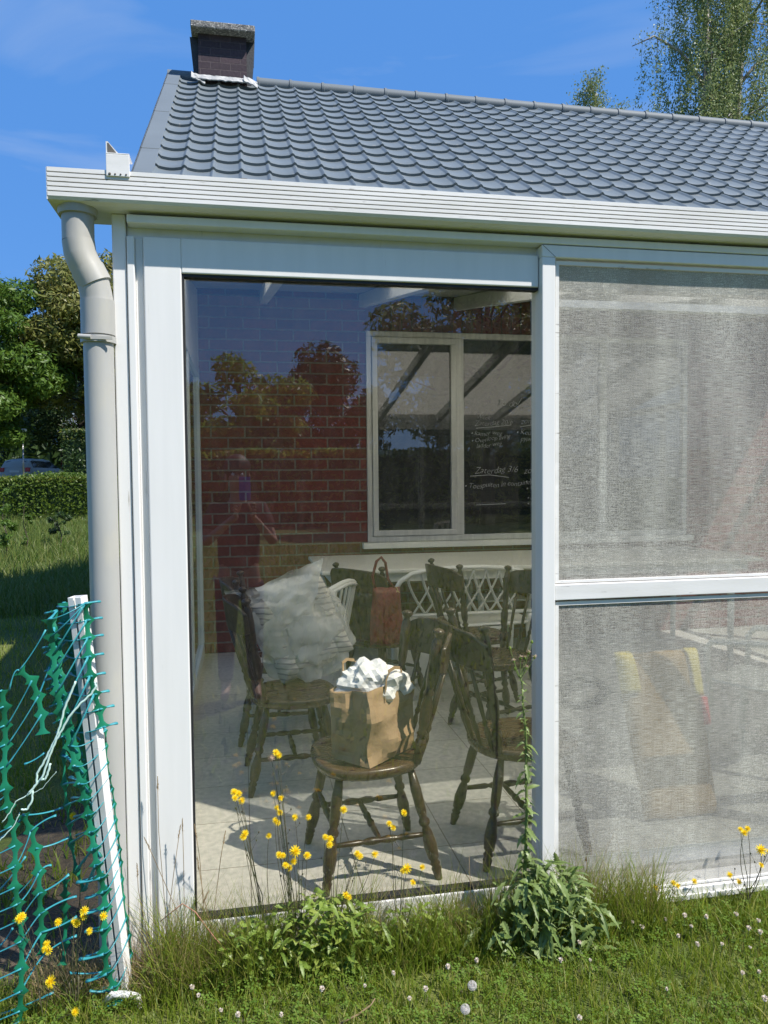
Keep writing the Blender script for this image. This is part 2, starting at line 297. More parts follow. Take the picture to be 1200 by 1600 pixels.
# ------------------------------------------------------------ mesh helpers
class MB:
    def __init__(s): s.v = []; s.f = []
    def add(s, vs, fs):
        b = len(s.v); s.v += [tuple(q) for q in vs]; s.f += [tuple(b+i for i in f) for f in fs]
    def box(s, x0, x1, y0, y1, z0, z1):
        s.add([(x0, y0, z0), (x1, y0, z0), (x1, y1, z0), (x0, y1, z0), (x0, y0, z1), (x1, y0, z1), (x1, y1, z1), (x0, y1, z1)],
              [(0, 3, 2, 1), (4, 5, 6, 7), (0, 1, 5, 4), (1, 2, 6, 5), (2, 3, 7, 6), (3, 0, 4, 7)]); return s
    def obox(s, c, sx, sy, sz, mat):
        vs = []
        for z in (-.5, .5):
            for x, y in ((-.5, -.5), (.5, -.5), (.5, .5), (-.5, .5)):
                vs.append(Vector(c) + mat @ Vector((x*sx, y*sy, z*sz)))
        s.add(vs, [(0, 3, 2, 1), (4, 5, 6, 7), (0, 1, 5, 4), (1, 2, 6, 5), (2, 3, 7, 6), (3, 0, 4, 7)]); return s
    def beam(s, p0, p1, w, h, up=(0, 0, 1)):
        p0 = Vector(p0); p1 = Vector(p1); d = (p1-p0); ln = d.length; d.normalize()
        u = Vector(up); x = d.cross(u).normalized(); u = x.cross(d)
        mt = Matrix((x, d, u)).transposed()
        return s.obox((p0+p1)/2, w, ln, h, mt)
    def frame(s, d):
        d = Vector(d).normalized(); a = Vector((0, 0, 1)) if abs(d.z) < .9 else Vector((1, 0, 0))
        x = d.cross(a).normalized(); return x, d.cross(x)
    def tube(s, pts, rad, n=8, cap=True, flat=1.0):
        pts = [Vector(q) for q in pts]; k = len(pts)
        if isinstance(rad, (int, float)): rad = [rad]*k
        vs = []; x = None
        for i, q in enumerate(pts):
            d = (pts[min(i+1, k-1)] - pts[max(i-1, 0)])
            if d.length < 1e-9: d = Vector((0, 0, 1))
            d.normalize()
            if x is None: x, y = s.frame(d)
            else:
                x = (x - d*x.dot(d));
                if x.length < 1e-6: x, y = s.frame(d)
                x.normalize(); y = d.cross(x)
            for j in range(n):
                a = 2*PI*j/n; vs.append(q + (x*math.cos(a) + y*math.sin(a)*flat)*rad[i])
        fs = [(i*n+j, i*n+(j+1) % n, (i+1)*n+(j+1) % n, (i+1)*n+j) for i in range(k-1) for j in range(n)]
        if cap: fs += [tuple(range(n-1, -1, -1)), tuple((k-1)*n+j for j in range(n))]
        s.add(vs, fs); return s
    def lathe(s, p0, p1, prof, n=14):
        p0 = Vector(p0); p1 = Vector(p1)
        return s.tube([p0+(p1-p0)*t for t, r in prof], [r for t, r in prof], n)
    def ball(s, c, r, nu=12, nv=8, sc=(1, 1, 1)):
        vs = [Vector(c)+Vector((0, 0, -r*sc[2]))]
        for i in range(1, nv):
            th = -PI/2+PI*i/nv
            for j in range(nu):
                a = 2*PI*j/nu; vs.append(Vector(c)+Vector((r*sc[0]*math.cos(th)*math.cos(a), r*sc[1]*math.cos(th)*math.sin(a), r*sc[2]*math.sin(th))))
        vs.append(Vector(c)+Vector((0, 0, r*sc[2])))
        fs = [(0, 1+(j+1) % nu, 1+j) for j in range(nu)]
        for i in range(nv-2):
            fs += [(1+i*nu+j, 1+i*nu+(j+1) % nu, 1+(i+1)*nu+(j+1) % nu, 1+(i+1)*nu+j) for j in range(nu)]
        e = len(vs)-1; b = 1+(nv-2)*nu
        fs += [(b+j, b+(j+1) % nu, e) for j in range(nu)]
        s.add(vs, fs); return s
    def grid(s, fn, nu, nv):
        vs = [fn(i/nu, j/nv) for j in range(nv+1) for i in range(nu+1)]
        s.add(vs, [(j*(nu+1)+i, j*(nu+1)+i+1, (j+1)*(nu+1)+i+1, (j+1)*(nu+1)+i) for j in range(nv) for i in range(nu)]); return s
    def build(s, name, mt, parent=None, smooth=False, bevel=0, solid=0, sub=0):
        me = bpy.data.meshes.new(name)
        me.from_pydata(s.v, [], s.f); me.update()
        if smooth:
            me.polygons.foreach_set('use_smooth', [True]*len(me.polygons))
        if mt: me.materials.append(mt)
        ob = bpy.data.objects.new(name, me); COL.objects.link(ob)
        if parent: ob.parent = parent
        if bevel:
            b = ob.modifiers.new('bevel', 'BEVEL'); b.width = bevel; b.segments = 2; b.limit_method = 'ANGLE'; b.angle_limit = math.radians(50)
        if solid:
            b = ob.modifiers.new('solid', 'SOLIDIFY'); b.thickness = solid; b.offset = 0
        if sub:
            b = ob.modifiers.new('sub', 'SUBSURF'); b.levels = sub; b.render_levels = sub
        return ob
def smooth_angle(ob, deg=40):
    me = ob.data
    me.polygons.foreach_set('use_smooth', [True]*len(me.polygons))
    bm = bmesh.new(); bm.from_mesh(me)
    for e in bm.edges:
        if len(e.link_faces) == 2 and e.calc_face_angle(0) > math.radians(deg): e.smooth = False
    bm.to_mesh(me); bm.free()
    return ob
def tag(o, label=None, cat=None, group=None, kind=None):
    if label: o['label'] = label
    if cat: o['category'] = cat
    if group: o['group'] = group
    if kind: o['kind'] = kind
    return o
def thing(name, label, cat, loc=(0, 0, 0), rz=0, group=None):
    o = bpy.data.objects.new(name, None); COL.objects.link(o); o.location = loc; o.rotation_euler = (0, 0, rz); o.empty_display_size = .1
    return tag(o, label, cat, group)
def copy_tree(root, loc, rz, label=None, group=None):
    r = root.copy(); COL.objects.link(r); r.location = loc; r.rotation_euler = (0, 0, rz)
    if label: r['label'] = label
    if group: r['group'] = group
    for ch in list(root.children):
        c = ch.copy(); COL.objects.link(c); c.parent = r
        for g in ch.children:
            d = g.copy(); COL.objects.link(d); d.parent = c
    return r
def nz(x, y, z=0, s=1.0): return noise.noise(Vector((x*s, y*s, z*s)))

# ------------------------------------------------------------ ground
def terr(x, y):
    if y < 12: return LAWN
    if y < 45: return LAWN + .045*(y-12)
    return LAWN + .045*33
g = MB()
xs = [-600, -300, -150, -80, -40, -20, -10, -5, 0, 5, 10, 20, 40, 80, 150, 300, 600]
ys = [-600, -300, -150, -80, -40, -20, -10, -5, -2, 0, 2, 5, 8, 12, 16, 20, 25, 30, 36, 42, 45, 60, 100, 200, 400, 900]
vs = [(x, y, terr(x, y)) for y in ys for x in xs]
g.add(vs, [(j*len(xs)+i, j*len(xs)+i+1, (j+1)*len(xs)+i+1, (j+1)*len(xs)+i) for j in range(len(ys)-1) for i in range(len(xs)-1)])
M['lawn'] = mk('lawn_ground', (.075, .105, .020), (.135, .155, .035), scale=1.3, rough=1, bump=1, bscale=45, spots=(.10, .085, .05), sscale=9, slo=.58, shi=.72, detail=9)
tag(g.build('ground', M['lawn']), kind='structure')
rd = MB(); rd.add([(-80, 39, terr(0, 39)+.004), (60, 39, terr(0, 39)+.004), (60, 45, terr(0, 45)+.004), (-80, 45, terr(0, 45)+.004)], [(0, 1, 2, 3)])
tag(rd.build('road', M['asphalt']), kind='structure')
sl = MB(); sl.add([(-.62, .05, LAWN+.004), (-.30, -.05, LAWN+.004), (-.05, -.03, LAWN+.004), (-.02, 1.5, LAWN+.004), (-.35, 1.75, LAWN+.004), (-.62, 1.2, LAWN+.004), (-.75, .6, LAWN+.004)], [(0, 1, 2, 3, 4, 5, 6)])
tag(sl.build('soil_patch', M['soil']), kind='structure')
fl = MB(); fl.box(.02, 5.98, .10, 4.105, -.12, 0)
tag(fl.build('floor', M['floor']), kind='structure')

# ------------------------------------------------------------ house behind (brick, tiled roof, chimney)
house = thing('house', 'red brick house with slate grey tiled roof and dark brick chimney', 'house', (0, 4.11, LAWN))
HB = Vector((0, 4.11, LAWN))
def hpart(mb, name, mt, parent=None, **k):
    ob = mb.build(name, mt, parent or house, **k)
    if parent is None or parent is house: ob.location = -HB
    return ob
WX0, WX1, WZ0, WZ1 = 1.485, 4.6, .93, 2.795
b = MB()
b.box(.0, WX0, 4.11, 4.36, LAWN, 3.9); b.box(WX0, WX1, 4.11, 4.36, LAWN, WZ0); b.box(WX0, WX1, 4.11, 4.36, 3.11, 3.9); b.box(WX1, 12, 4.11, 4.36, LAWN, 3.9)
b.box(.0, .25, 4.36, 10.0, LAWN, 3.9); b.box(.25, 12, 9.75, 10.0, LAWN, 3.9); b.box(11.75, 12, 4.36, 9.75, LAWN, 3.9)
b.add([(.0, 4.11, 3.9), (.0, 10, 3.9), (.0, 7.2, 6.1), (.24, 4.11, 3.9), (.24, 10, 3.9), (.24, 7.2, 6.1)], [(0, 2, 1), (3, 4, 5), (0, 3, 5, 2), (1, 2, 5, 4)])
hpart(b, 'brick_wall', M['brick'])
b = MB().box(WX0, WX1, 4.105, 4.36, WZ1, 3.11)
ob = hpart(b, 'soldier_course', M['soldier'])
# window
fr = MB(); y0, y1 = 4.085, 4.16
fr.box(WX0, WX1, y0, y1, WZ1-.05, WZ1); fr.box(WX0, WX1, y0, y1, WZ0, WZ0+.05)
fr.box(WX0, WX0+.045, y0, y1, WZ0+.05, WZ1-.05); fr.box(WX1-.045, WX1, y0, y1, WZ0+.05, WZ1-.05)
fr.box(2.305, 2.375, y0, y1, WZ0+.05, WZ1-.05); fr.box(3.70, 3.77, y0, y1, WZ0+.05, WZ1-.05)
win = hpart(fr, 'window', M['alu'], bevel=.004)
sash = MB(); s0, s1, t0, t1 = WX0+.048, 2.302, WZ0+.053, WZ1-.053
sash.box(s0, s1, 4.07, 4.12, t1-.055, t1); sash.box(s0, s1, 4.07, 4.12, t0, t0+.05); sash.box(s0, s0+.05, 4.07, 4.12, t0+.05, t1-.055); sash.box(s1-.05, s1, 4.07, 4.12, t0+.05, t1-.055)
sash.build('casement', M['alu'], win, bevel=.005)
pn = MB(); pn.add([(s0+.05, 4.10, t0+.05), (s1-.05, 4.10, t0+.05), (s1-.05, 4.10, t1-.055), (s0+.05, 4.10, t1-.055)], [(0, 1, 2, 3)])
pn.build('pane', M['inner_glass'], win)
for a, c in ((2.375, 3.70), (3.77, WX1-.045)):
    pn = MB(); pn.add([(a, 4.115, WZ0+.05), (c, 4.115, WZ0+.05), (c, 4.115, WZ1-.05), (a, 4.115, WZ1-.05)], [(0, 1, 2, 3)])
    pn.build('pane', M['inner_glass'], win)
MB().box(WX0-.05, WX1+.05, 4.03, 4.108, WZ0-.055, WZ0-.003).build('sill', M['plastic'], win, bevel=.004)
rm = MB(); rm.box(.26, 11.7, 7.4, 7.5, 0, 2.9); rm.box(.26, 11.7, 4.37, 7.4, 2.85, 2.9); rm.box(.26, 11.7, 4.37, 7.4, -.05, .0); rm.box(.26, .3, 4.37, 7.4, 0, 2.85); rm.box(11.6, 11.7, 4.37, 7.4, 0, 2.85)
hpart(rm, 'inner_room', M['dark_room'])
# chalk writing on the pane
def chalk(lines):
    mb = MB()
    for txt, px, py, hgt, tilt in lines:
        cu = bpy.data.curves.new('t', 'FONT'); cu.body = txt; cu.size = 1; cu.shear = .35; cu.offset = -.02; cu.extrude = 0; cu.resolution_u = 2; cu.space_character = .95
        to = bpy.data.objects.new('t', cu); COL.objects.link(to)
        dg = bpy.context.evaluated_depsgraph_get(); me = to.evaluated_get(dg).to_mesh()
        o = at(px, py, y=4.109)
        s = hgt
        mb.add([(o.x + s*(q.co.x*math.cos(tilt)-q.co.y*math.sin(tilt)), 4.109, o.z + s*(q.co.y*math.cos(tilt)+q.co.x*math.sin(tilt)) + .006*math.sin(q.co.x*2.3)) for q in me.vertices], [tuple(f.vertices) for f in me.polygons])
        bpy.data.objects.remove(to)
    for pts in UL:
        w = [at(a, c, y=4.109) for a, c in pts]; mb.tube(w, .0028, 4)
    return mb
UL = [[(744, 669), (770, 667), (799, 664)], [(812, 667), (836, 663)], [(735, 744), (765, 742), (795, 746)], [(801, 634), (804, 628), (809, 633), (815, 622)], [(818, 637), (836, 635)], [(744, 789), (790, 787)]]
chalk([('To do', 775, 635, .085, .02), ('Week :', 744, 655, .055, .0), ('Zaterdag 20/6', 741, 666, .068, .06), ('• kamer weg', 735, 681, .062, .03), ('• Overloop living', 736, 693, .058, .13), ('ladder weg', 744, 701, .058, .12),
       ('zondag', 813, 663, .075, .05), ('• Keuken', 806, 680, .068, .06), ('pyjama', 813, 690, .062, .08), ('Zaterdag 3/6', 741, 741, .085, .05), ('• Toespuiten in container', 725, 764, .068, .05),
       ('zondag', 818, 741, .085, .05), ('• Ver', 820, 757, .068, .05), ('• Vloer', 821, 768, .068, .05), ('• Zolder', 823, 782, .06, .05), ('• tuin', 823, 791, .06, .05)]).build('handwriting', M['chalk'], win)

# roof: pressed sheets with real waves and steps
RY0, RZ0, RSL = 3.70, 3.835, .7275
RX0, RX1, TW = -.25, 12.25, .228
step = .2475
rows = 14
yr = RY0 + rows*step          # ridge
vs = []; fs = []
nc = int(round((RX1-RX0)/TW)); SP = 10
us = []
for c in range(nc):
    for k in (0, .035, .07, .105, .13, .22, .36, .5, .64, .78, .87, .895, .93, .965): us.append((c+k, k))
us.append((nc, 1.0))
def prof(u):   # shallow pan with a narrow raised roll between
    a = min(u, 1-u)
    roll = .013*max(0, math.cos(PI/2*min(1, a/.105)))
    return .018*(1-math.sin(PI*u)) + roll
for r_ in range(rows):
    b0 = len(vs)
    prevlip = None
    ya = RY0+r_*step; yb = ya+step
    for j, (yy, lift) in enumerate(((ya-.014, -.001), (ya-.013, .025), (ya+.012, .031), (ya+step*.5, .017), (yb, .001))):
        zz = RZ0+(yy-RY0)*RSL
        for (cx, u) in us:
            h = prof(u)
            # the front edge bows down in the pan
            bow = .0*(1-abs(2*u-1)**2) if j < 3 else 0
            hh = h + lift
            vs.append((RX0+cx*TW, yy - hh*.58 - bow*.8, zz + hh*.81 - bow*.6))
    n = len(us)
    for j in range(4):
        for i in range(n-1):
            fs.append((b0+j*n+i, b0+j*n+i+1, b0+(j+1)*n+i+1, b0+(j+1)*n+i))
t = MB(); t.add(vs, fs)
roof = hpart(t, 'roof', M['tile'])
smooth_angle(roof, 38)
bk = MB(); zr = RZ0+(yr-RY0)*RSL
bk.add([(-.25, yr, zr), (12.25, yr, zr), (12.25, yr+3.6, zr-3.6*RSL), (-.25, yr+3.6, zr-3.6*RSL), (-.25, RY0, RZ0-.05), (12.25, RY0, RZ0-.05), (12.25, yr, zr-.06), (-.25, yr, zr-.06)], [(0, 1, 2, 3), (4, 5, 6, 7)])
bk.build('back_slope', M['tile'], roof)
x = .66
while x < 12.2:
    ob = MB().tube([(x, yr, zr+.02), (x+.03, yr, zr+.02), (x+.035, yr, zr+.02), (min(x+.42, 12.25), yr, zr+.02)], [.086, .086, .078, .075], 12).build('ridge_cap', M['trim'], roof); smooth_angle(ob); x += .40
ob = MB().tube([(-.40, yr, zr+.02), (-.03, yr, zr+.02)], [.08, .08], 12).build('ridge_cap', M['trim'], roof); smooth_angle(ob)
vt = MB()
for k in range(6):
    a = k/6; c = (k+1)/6 - .002
    ya, yb = RY0-.05+(yr-RY0+.05)*a, RY0-.05+(yr-RY0+.05)*c
    za, zb = RZ0+(ya-RY0)*RSL+.075+.004*(k % 2), RZ0+(yb-RY0)*RSL+.075+.004*(k % 2)
    for (xa, xb, d) in ((-.405, -.245, .0), (-.405, -.385, -.16)):
        z1 = -.012 if d == 0 else d
        vt.add([(xa, ya, za+z1), (xb, ya, za+z1), (xb, ya, za), (xa, ya, za), (xa, yb, zb+z1), (xb, yb, zb+z1), (xb, yb, zb), (xa, yb, zb)], [(0, 1, 2, 3), (4, 7, 6, 5), (0, 4, 5, 1), (1, 5, 6, 2), (2, 6, 7, 3), (3, 7, 4, 0)])
vt.build('verge_trim', M['trim'], roof, bevel=.004)
vt = MB(); vt.box(-.25, 12.25, RY0-.03, RY0+.0, RZ0-.2, RZ0-.015); vt.build('fascia_board', M['trim'], roof)
ch = MB().box(-.027, .538, 6.93, 7.5, 6.0, 6.795)
chim = hpart(ch, 'chimney', M['chim_brick'])
cp = MB(); cp.box(-.105, .640, 6.80, 7.62, 6.795, 6.876); cp.build('chimney_cap', M['concrete'], chim, bevel=.012)
for sx, a in ((-1, -.027), (1, .538)):
    w0, w1 = .045, .10
    xs_ = (a, a+sx*w0); xt = (a, a+sx*w1)
    v = [(xs_[0], 7.02, 6.2), (xs_[1], 7.02, 6.2), (xs_[1], 7.48, 6.2), (xs_[0], 7.48, 6.2), (xt[0], 7.02, 6.793), (xt[1], 7.02, 6.793), (xt[1], 7.48, 6.793), (xt[0], 7.48, 6.793)]
    sb = MB(); sb.add(v, [(0, 3, 2, 1), (4, 5, 6, 7), (0, 1, 5, 4), (1, 2, 6, 5), (2, 3, 7, 6), (3, 0, 4, 7)]); sb.build('side_slab', M['dark_slab'], chim)
lf = MB()
def flash(u, v): return (-.07+u*.66, 6.915-.10*v+.008*nz(u*9, v*4), 6.235-.075*v*1.0+.05+.012*nz(u*14, v*7, 3)+.02*(1-v))
lf.grid(flash, 24, 4)
for q in ((.56, 6.86, 6.245), (-.05, 6.88, 6.25)):
    lf.grid(lambda u, v: (q[0]-.06+u*.16, q[1]-.07*v+.02*nz(u*5, v*5), q[2]+.07-.10*v-u*.07+.02*nz(u*8, v*6)), 6, 4)
lf.build('flashing', M['lead'], chim, solid=.012)

# ------------------------------------------------------------ veranda
ver = thing('veranda', 'white framed glass veranda with sliding door and mesh screens against brick house', 'veranda', (0, 0, LAWN))
VB = Vector((0, 0, LAWN))
def vpart(mb, name, mt, parent=None, **k):
    ob = mb.build(name, mt, parent or ver, **k)
    if parent is None or parent is ver: ob.location = -VB
    return ob
VX = 6.0
vpart(MB().box(0, .042, .006, .10, -.16, 2.338), 'corner_post', M['white'], bevel=.004)
st = MB(); st.box(.045, .0675, -.002, .06, -.16, 2.27); st.box(.0675, .0925, .020, .06, -.16, 2.27); vpart(st, 'wall_profile', M['white'], bevel=.003)
vpart(MB().box(.042, .0445, .03, .06, -.15, 2.27), 'joint_strip', M['groove'])
pl = MB(); pl.box(.0945, VX, -.004, .10, -.20, -.085); vpart(pl, 'plinth', mk('splashed_plinth', (.74, .72, .67), (.50, .46, .39), scale=9, rough=.6, bump=.1, bscale=80, spots=(.28, .25, .19), sscale=26, slo=.60, shi=.74), bevel=.004)
# header fascia, drip bar
hd = MB(); hd.box(.044, VX, .030, .10, 2.272, 2.338); vpart(hd, 'header', M['white'])
hd = MB(); hd.box(.050, VX, -.028, .028, 2.303, 2.328); vpart(hd, 'drip_bar', M['white'], bevel=.003)
# sliding door
dr = MB(); dr.box(.0945, .2105, .0, .055, -.083, 2.270); dr.box(.2105, 1.419, .0, .055, 2.160, 2.270); dr.box(.2105, 1.419, .0, .055, -.083, .030)
door = vpart(dr, 'sliding_door', M['white'], bevel=.004)
gk = MB(); gk.box(.2105, .2165, .006, .04, .030, 2.16); gk.box(.2165, 1.419, .006, .04, 2.151, 2.16); gk.box(.2165, 1.419, .006, .04, .030, .042)
gk.build('gasket', M['gasket'], door)
gp = MB(); gp.add([(.2165, .03, .042), (1.419, .03, .042), (1.419, .03, 2.151), (.2165, .03, 2.151)], [(0, 1, 2, 3)]); gp.build('glass_pane', M['glass'], door)
# mullion and fixed frames on the right
R2 = 2.93
for xm in (1.4215, R2): vpart(MB().box(xm, xm+.049, -.026, .075, -.083, 2.258), 'mullion', M['white'], bevel=.003)
rl = MB(); rl.box(1.4215, VX, -.026, .075, 2.2585, 2.300); hr_ = vpart(rl, 'head_rail', M['white'], bevel=.003)
MB().beam((1.4235, -.0262, 2.2985), (1.4700, -.0262, 2.2595), .0012, .0012).build('mitre_joint', M['groove'], hr_)
rl = MB(); rl.box(1.4715, R2-.001, -.020, .06, 1.060, 1.117); rl.box(R2+.051, VX, -.020, .06, 1.060, 1.117); vpart(rl, 'mid_rail', M['white_dirty'], bevel=.003)
rl = MB(); rl.box(1.4715, R2-.001, -.030, .09, -.083, -.062); rl.box(R2+.051, VX, -.030, .09, -.083, -.062); rl.box(1.4715, R2-.001, -.022, .09, -.062, -.040); rl.box(R2+.051, VX, -.022, .09, -.062, -.040)
vpart(rl, 'sill', M['white_dirty'], bevel=.002)
for (xa, xb) in ((1.4715, R2-.001), (R2+.051, VX)):
    for (za, zb) in ((1.118, 2.2575), (-.0395, 1.059)):
        f = MB(); w = .013
        f.box(xa+.006, xb, -.010, .004, zb-w-.006, zb-.006); f.box(xa+.006, xb, -.010, .004, za+.004, za+w-.002); f.box(xa+.006, xa+.006+w, -.010, .004, za+w-.002, zb-w-.006); f.box(xb-w, xb, -.010, .004, za+w-.002, zb-w-.006)
        so_ = vpart(f, 'screen_frame', M['alu' if False else 'white_dirty'])
        s = MB(); s.grid(lambda u, v: (xa+.019+u*(xb-xa-.032), -.003+.0025*nz(u*3, v*3, xa), za+.011+v*(zb-za-.030)), 12, 12)
        s.build('screen_mesh', M['screen'], so_, smooth=True)
# inner frames of the fixed lights
fi = MB(); fi.box(1.475, VX, .012, .05, 2.098, 2.124); fi.box(1.475, VX, .092, .10, 0, .06); fi.box(1.90, 1.93, .062, .10, .06, 2.135) if False else None
vpart(fi, 'inner_rail', M['inner_white'])
sl_ = MB(); sl_.add([(1.475, .08, .06), (VX, .08, .06), (VX, .08, 2.135), (1.475, .08, 2.135)], [(0, 1, 2, 3)]); vpart(sl_, 'fixed_glass', M['side_glass'])
# left side wall
sd_ = MB(); sd_.box(.0, .054, .10, 4.10, 2.36, 2.44); sd_.box(.0, .054, .10, 4.10, -.12, .10)
for y in (.10, 1.38, 2.72, 4.02): sd_.box(.0, .054, y, y+.075, .10, 2.36)
sd_.box(.0, .05, .12, 1.36, 1.0, 1.05) if False else None
side = vpart(sd_, 'side_frame', M['inner_white'], bevel=.003)
for a, c in ((.175, 1.38), (1.455, 2.72), (2.795, 4.02)):
    q = MB(); q.add([(.03, a, .10), (.03, c, .10), (.03, c, 2.36), (.03, a, 2.36)], [(0, 1, 2, 3)]); q.build('side_pane', M['side_glass'], side)
gb = MB(); gb.add([(.0, .10, 2.44), (.0, 4.1, 2.44), (.0, 4.1, 3.10), (.05, .10, 2.44), (.05, 4.1, 2.44), (.05, 4.1, 3.10)], [(0, 2, 1), (3, 4, 5), (0, 3, 5, 2), (0, 1, 4, 3), (1, 2, 5, 4)])
gb.build('gable_panel', M['inner_white'], side)
# veranda roof
def vz(y): return 2.385 + y*.178
def roofslab(ya, yb):
    return MB2([(0, ya, vz(ya)), (VX, ya, vz(ya)), (VX, yb, vz(yb)), (0, yb, vz(yb)), (0, ya, vz(ya)+.02), (VX, ya, vz(ya)+.02), (VX, yb, vz(yb)+.02), (0, yb, vz(yb)+.02)])
def MB2(v):
    q = MB(); q.add(v, [(0, 3, 2, 1), (4, 5, 6, 7), (0, 1, 5, 4), (2, 3, 7, 6), (0, 4, 7, 3), (1, 2, 6, 5)]); return q
vr = vpart(roofslab(.11, 2.68), 'veranda_roof', M['roofsheet'])
roofslab(2.682, 4.1).build('opaque_rear_panel', mk('grey_ceiling_panel', (.40, .42, .43), (.36, .38, .39), scale=2, rough=.6), vr)  # opaque rear roof, added to keep light off the upper brick wall
for k in range(7):
    x = .60+.86*k
    MB().beam((x, .13, vz(.13)-.062), (x, 4.1, vz(4.1)-.062), .065, .11).build('rafter', M['inner_white'], vr, bevel=.004)
bm_ = MB(); bm_.box(.055, VX, .105, .17, 2.19, 2.368); bm_.build('front_beam', M['inner_white'], vr)
ew = MB(); ew.box(5.95, 6.0, .1, 4.1, -.1, .1); ew.box(5.95, 6.0, .1, 4.1, 2.36, 2.44)  # unseen right end, placed and glazed to let side light in
for y in (.10, 1.38, 2.72, 4.02): ew.box(5.95, 6.0, y, y+.075, .10, 2.36)
ew_ = vpart(ew, 'side_frame', M['inner_white'], bevel=.003)
q = MB(); q.add([(5.97, .175, .1), (5.97, 4.02, .1), (5.97, 4.02, 2.36), (5.97, .175, 2.36)], [(0, 1, 2, 3)]); q.build('side_pane', M['side_glass'], ew_)

# gutter
GX0, GY0, GY1, GZ0, GZ1 = -.166, -.085, .122, 2.340, 2.436
gprof = [(GY1, 2.339), (GY0+.03, 2.339), (GY0+.006, 2.343), (GY0, 2.352)]
pts = list(gprof)
nb = 6
for k in range(nb):
    za = 2.352+(GZ1-2.352)*k/nb; zb = 2.352+(GZ1-2.352)*(k+1)/nb
    if k: pts.append((GY0, za+.0018))
    pts.append((GY0, zb-.0018))
    if k < nb-1: pts += [(GY0+.005, zb-.0012), (GY0+.005, zb+.0012)]
pts += [(GY0, GZ1), (GY0+.012, GZ1), (GY0+.012, GZ1-.03), (GY0+.018, 2.36), (GY1-.008, 2.36), (GY1-.008, GZ1), (GY1, GZ1)]
gu = MB(); n = len(pts)
vs = [(GX0, y, z) for y, z in pts] + [(VX, y, z) for y, z in pts]
gu.add(vs, [(i, (i+1) % n, n+(i+1) % n, n+i) for i in range(n)])
gu.box(GX0-.0025, GX0, GY0+.0015, GY1, 2.341, GZ1-.001)
gutter = vpart(gu, 'gutter', M['white_dirty'])
gr = MB()
for k in range(1, nb):
    z = 2.352+(GZ1-2.352)*k/nb; gr.box(GX0+.002, VX, GY0+.0038, GY0+.0046, z-.0013, z+.0013)
gr.build('groove_line', M['groove'], gutter)  # dark strips lying in the grooves of the gutter front
bp_ = MB(); a = at(166, 242, y=-.08); c = at(203, 264, y=-.08)
bp_.box(a.x, c.x, -.090, -.084, 2.418, a.z); bp_.box(a.x, c.x, -.090, -.02, a.z, a.z+.004)
br = bp_.build('mounting_plate', M['white_dirty'], gutter, bevel=.0012)
fn = MB(); zt = at(168, 224, y=-.07).z
for x_ in (a.x,):
    fn.add([(x_, -.084, a.z), (x_+.040, -.084, a.z), (x_+.006, -.084, zt), (x_, -.084, zt), (x_, -.079, a.z), (x_+.040, -.079, a.z), (x_+.006, -.079, zt), (x_, -.079, zt)], [(0, 1, 2, 3), (4, 7, 6, 5), (0, 4, 5, 1), (1, 5, 6, 2), (2, 6, 7, 3), (3, 7, 4, 0)])
fn.build('fin', M['white_dirty'], br)
fn = MB(); fn.add([(a.x+.004, -.0845, a.z+.002), (a.x+.033, -.0845, a.z+.002), (a.x+.0075, -.0845, zt-.004), (a.x+.004, -.0845, zt-.004)], [(0, 1, 2, 3)]); fn.build('fin_face', M['groove'], br)
sc_ = MB()
for k in range(4): sc_.ball((a.x+.010+k*(c.x-a.x-.02)/3, -.090, 2.424), .0042 if k == 0 else .0028, 8, 6)
sc_.build('screw', M['groove'], br)
ds = MB()
for (px_, w_) in ((398, .05), (380, .02), (775, .028)):
    q = at(px_, 270+ (px_-398)*.079, y=-.06)
    for k in range(9): ds.ball((q.x+rnd.uniform(-w_, w_), -.06+rnd.uniform(-.01, .01), GZ1+rnd.uniform(-.003, .006)), rnd.uniform(.004, .009), 6, 4, (1.4, 1, .7))
ds.build('leaf_litter', M['soil'], gutter)
# downpipe
dp = MB(); X1, Y1 = -.046, -.002
rr = .0455
dp.tube([(X1, Y1, LAWN-.1), (X1+.0, Y1, 1.955)], rr, 24)
pipe = vpart(dp, 'downpipe', M['pvc'], smooth=True); smooth_angle(pipe, 40)
e1 = MB(); X0 = -.096
e1.tube([(X0, Y1-.01, 2.345), (X0, Y1-.01, 2.318)], [.060, .056], 24); ob = e1.build('pipe_outlet', M['pvc'], pipe); smooth_angle(ob)
e2 = MB()
e2.tube([(X0, Y1-.01, 2.318), (X0, Y1-.01, 2.240)], [.0475, .0475], 24, False)
e2.tube([(X0, Y1-.01, 2.242), (X0+.004, Y1-.01, 2.205), (X0+.015, Y1-.008, 2.175), (X0+.029, Y1-.006, 2.150)], .0485, 24, False)
e2.tube([(X0+.024, Y1-.006, 2.158), (X0+.046, Y1-.004, 2.112)], .0515, 24)
ob = e2.build('pipe_elbow', M['pvc'], pipe); smooth_angle(ob, 35)
e3 = MB()
e3.tube([(X0+.038, Y1-.004, 2.125), (X1-.004, Y1, 2.085), (X1, Y1, 2.055)], [.0485]*3, 24, False)
e3.tube([(X1, Y1, 2.062), (X1, Y1, 1.955)], .0515, 24)
ob = e3.build('pipe_elbow', M['pvc'], pipe); smooth_angle(ob, 35)
cl = MB(); cl.tube([(X1, Y1, 1.930), (X1, Y1, 1.950)], .0535, 24); cl.box(X1+.03, .004, Y1-.006, Y1+.010, 1.932, 1.946); cl.tube([(X1-.05, Y1-.052, 1.943), (X1-.012, Y1-.056, 1.941)], .0075, 10); cl.box(X1-.02, X1+.05, Y1-.055, Y1-.049, 1.935, 1.944)
ob = cl.build('pipe_clip', M['pvc'], pipe); smooth_angle(ob)

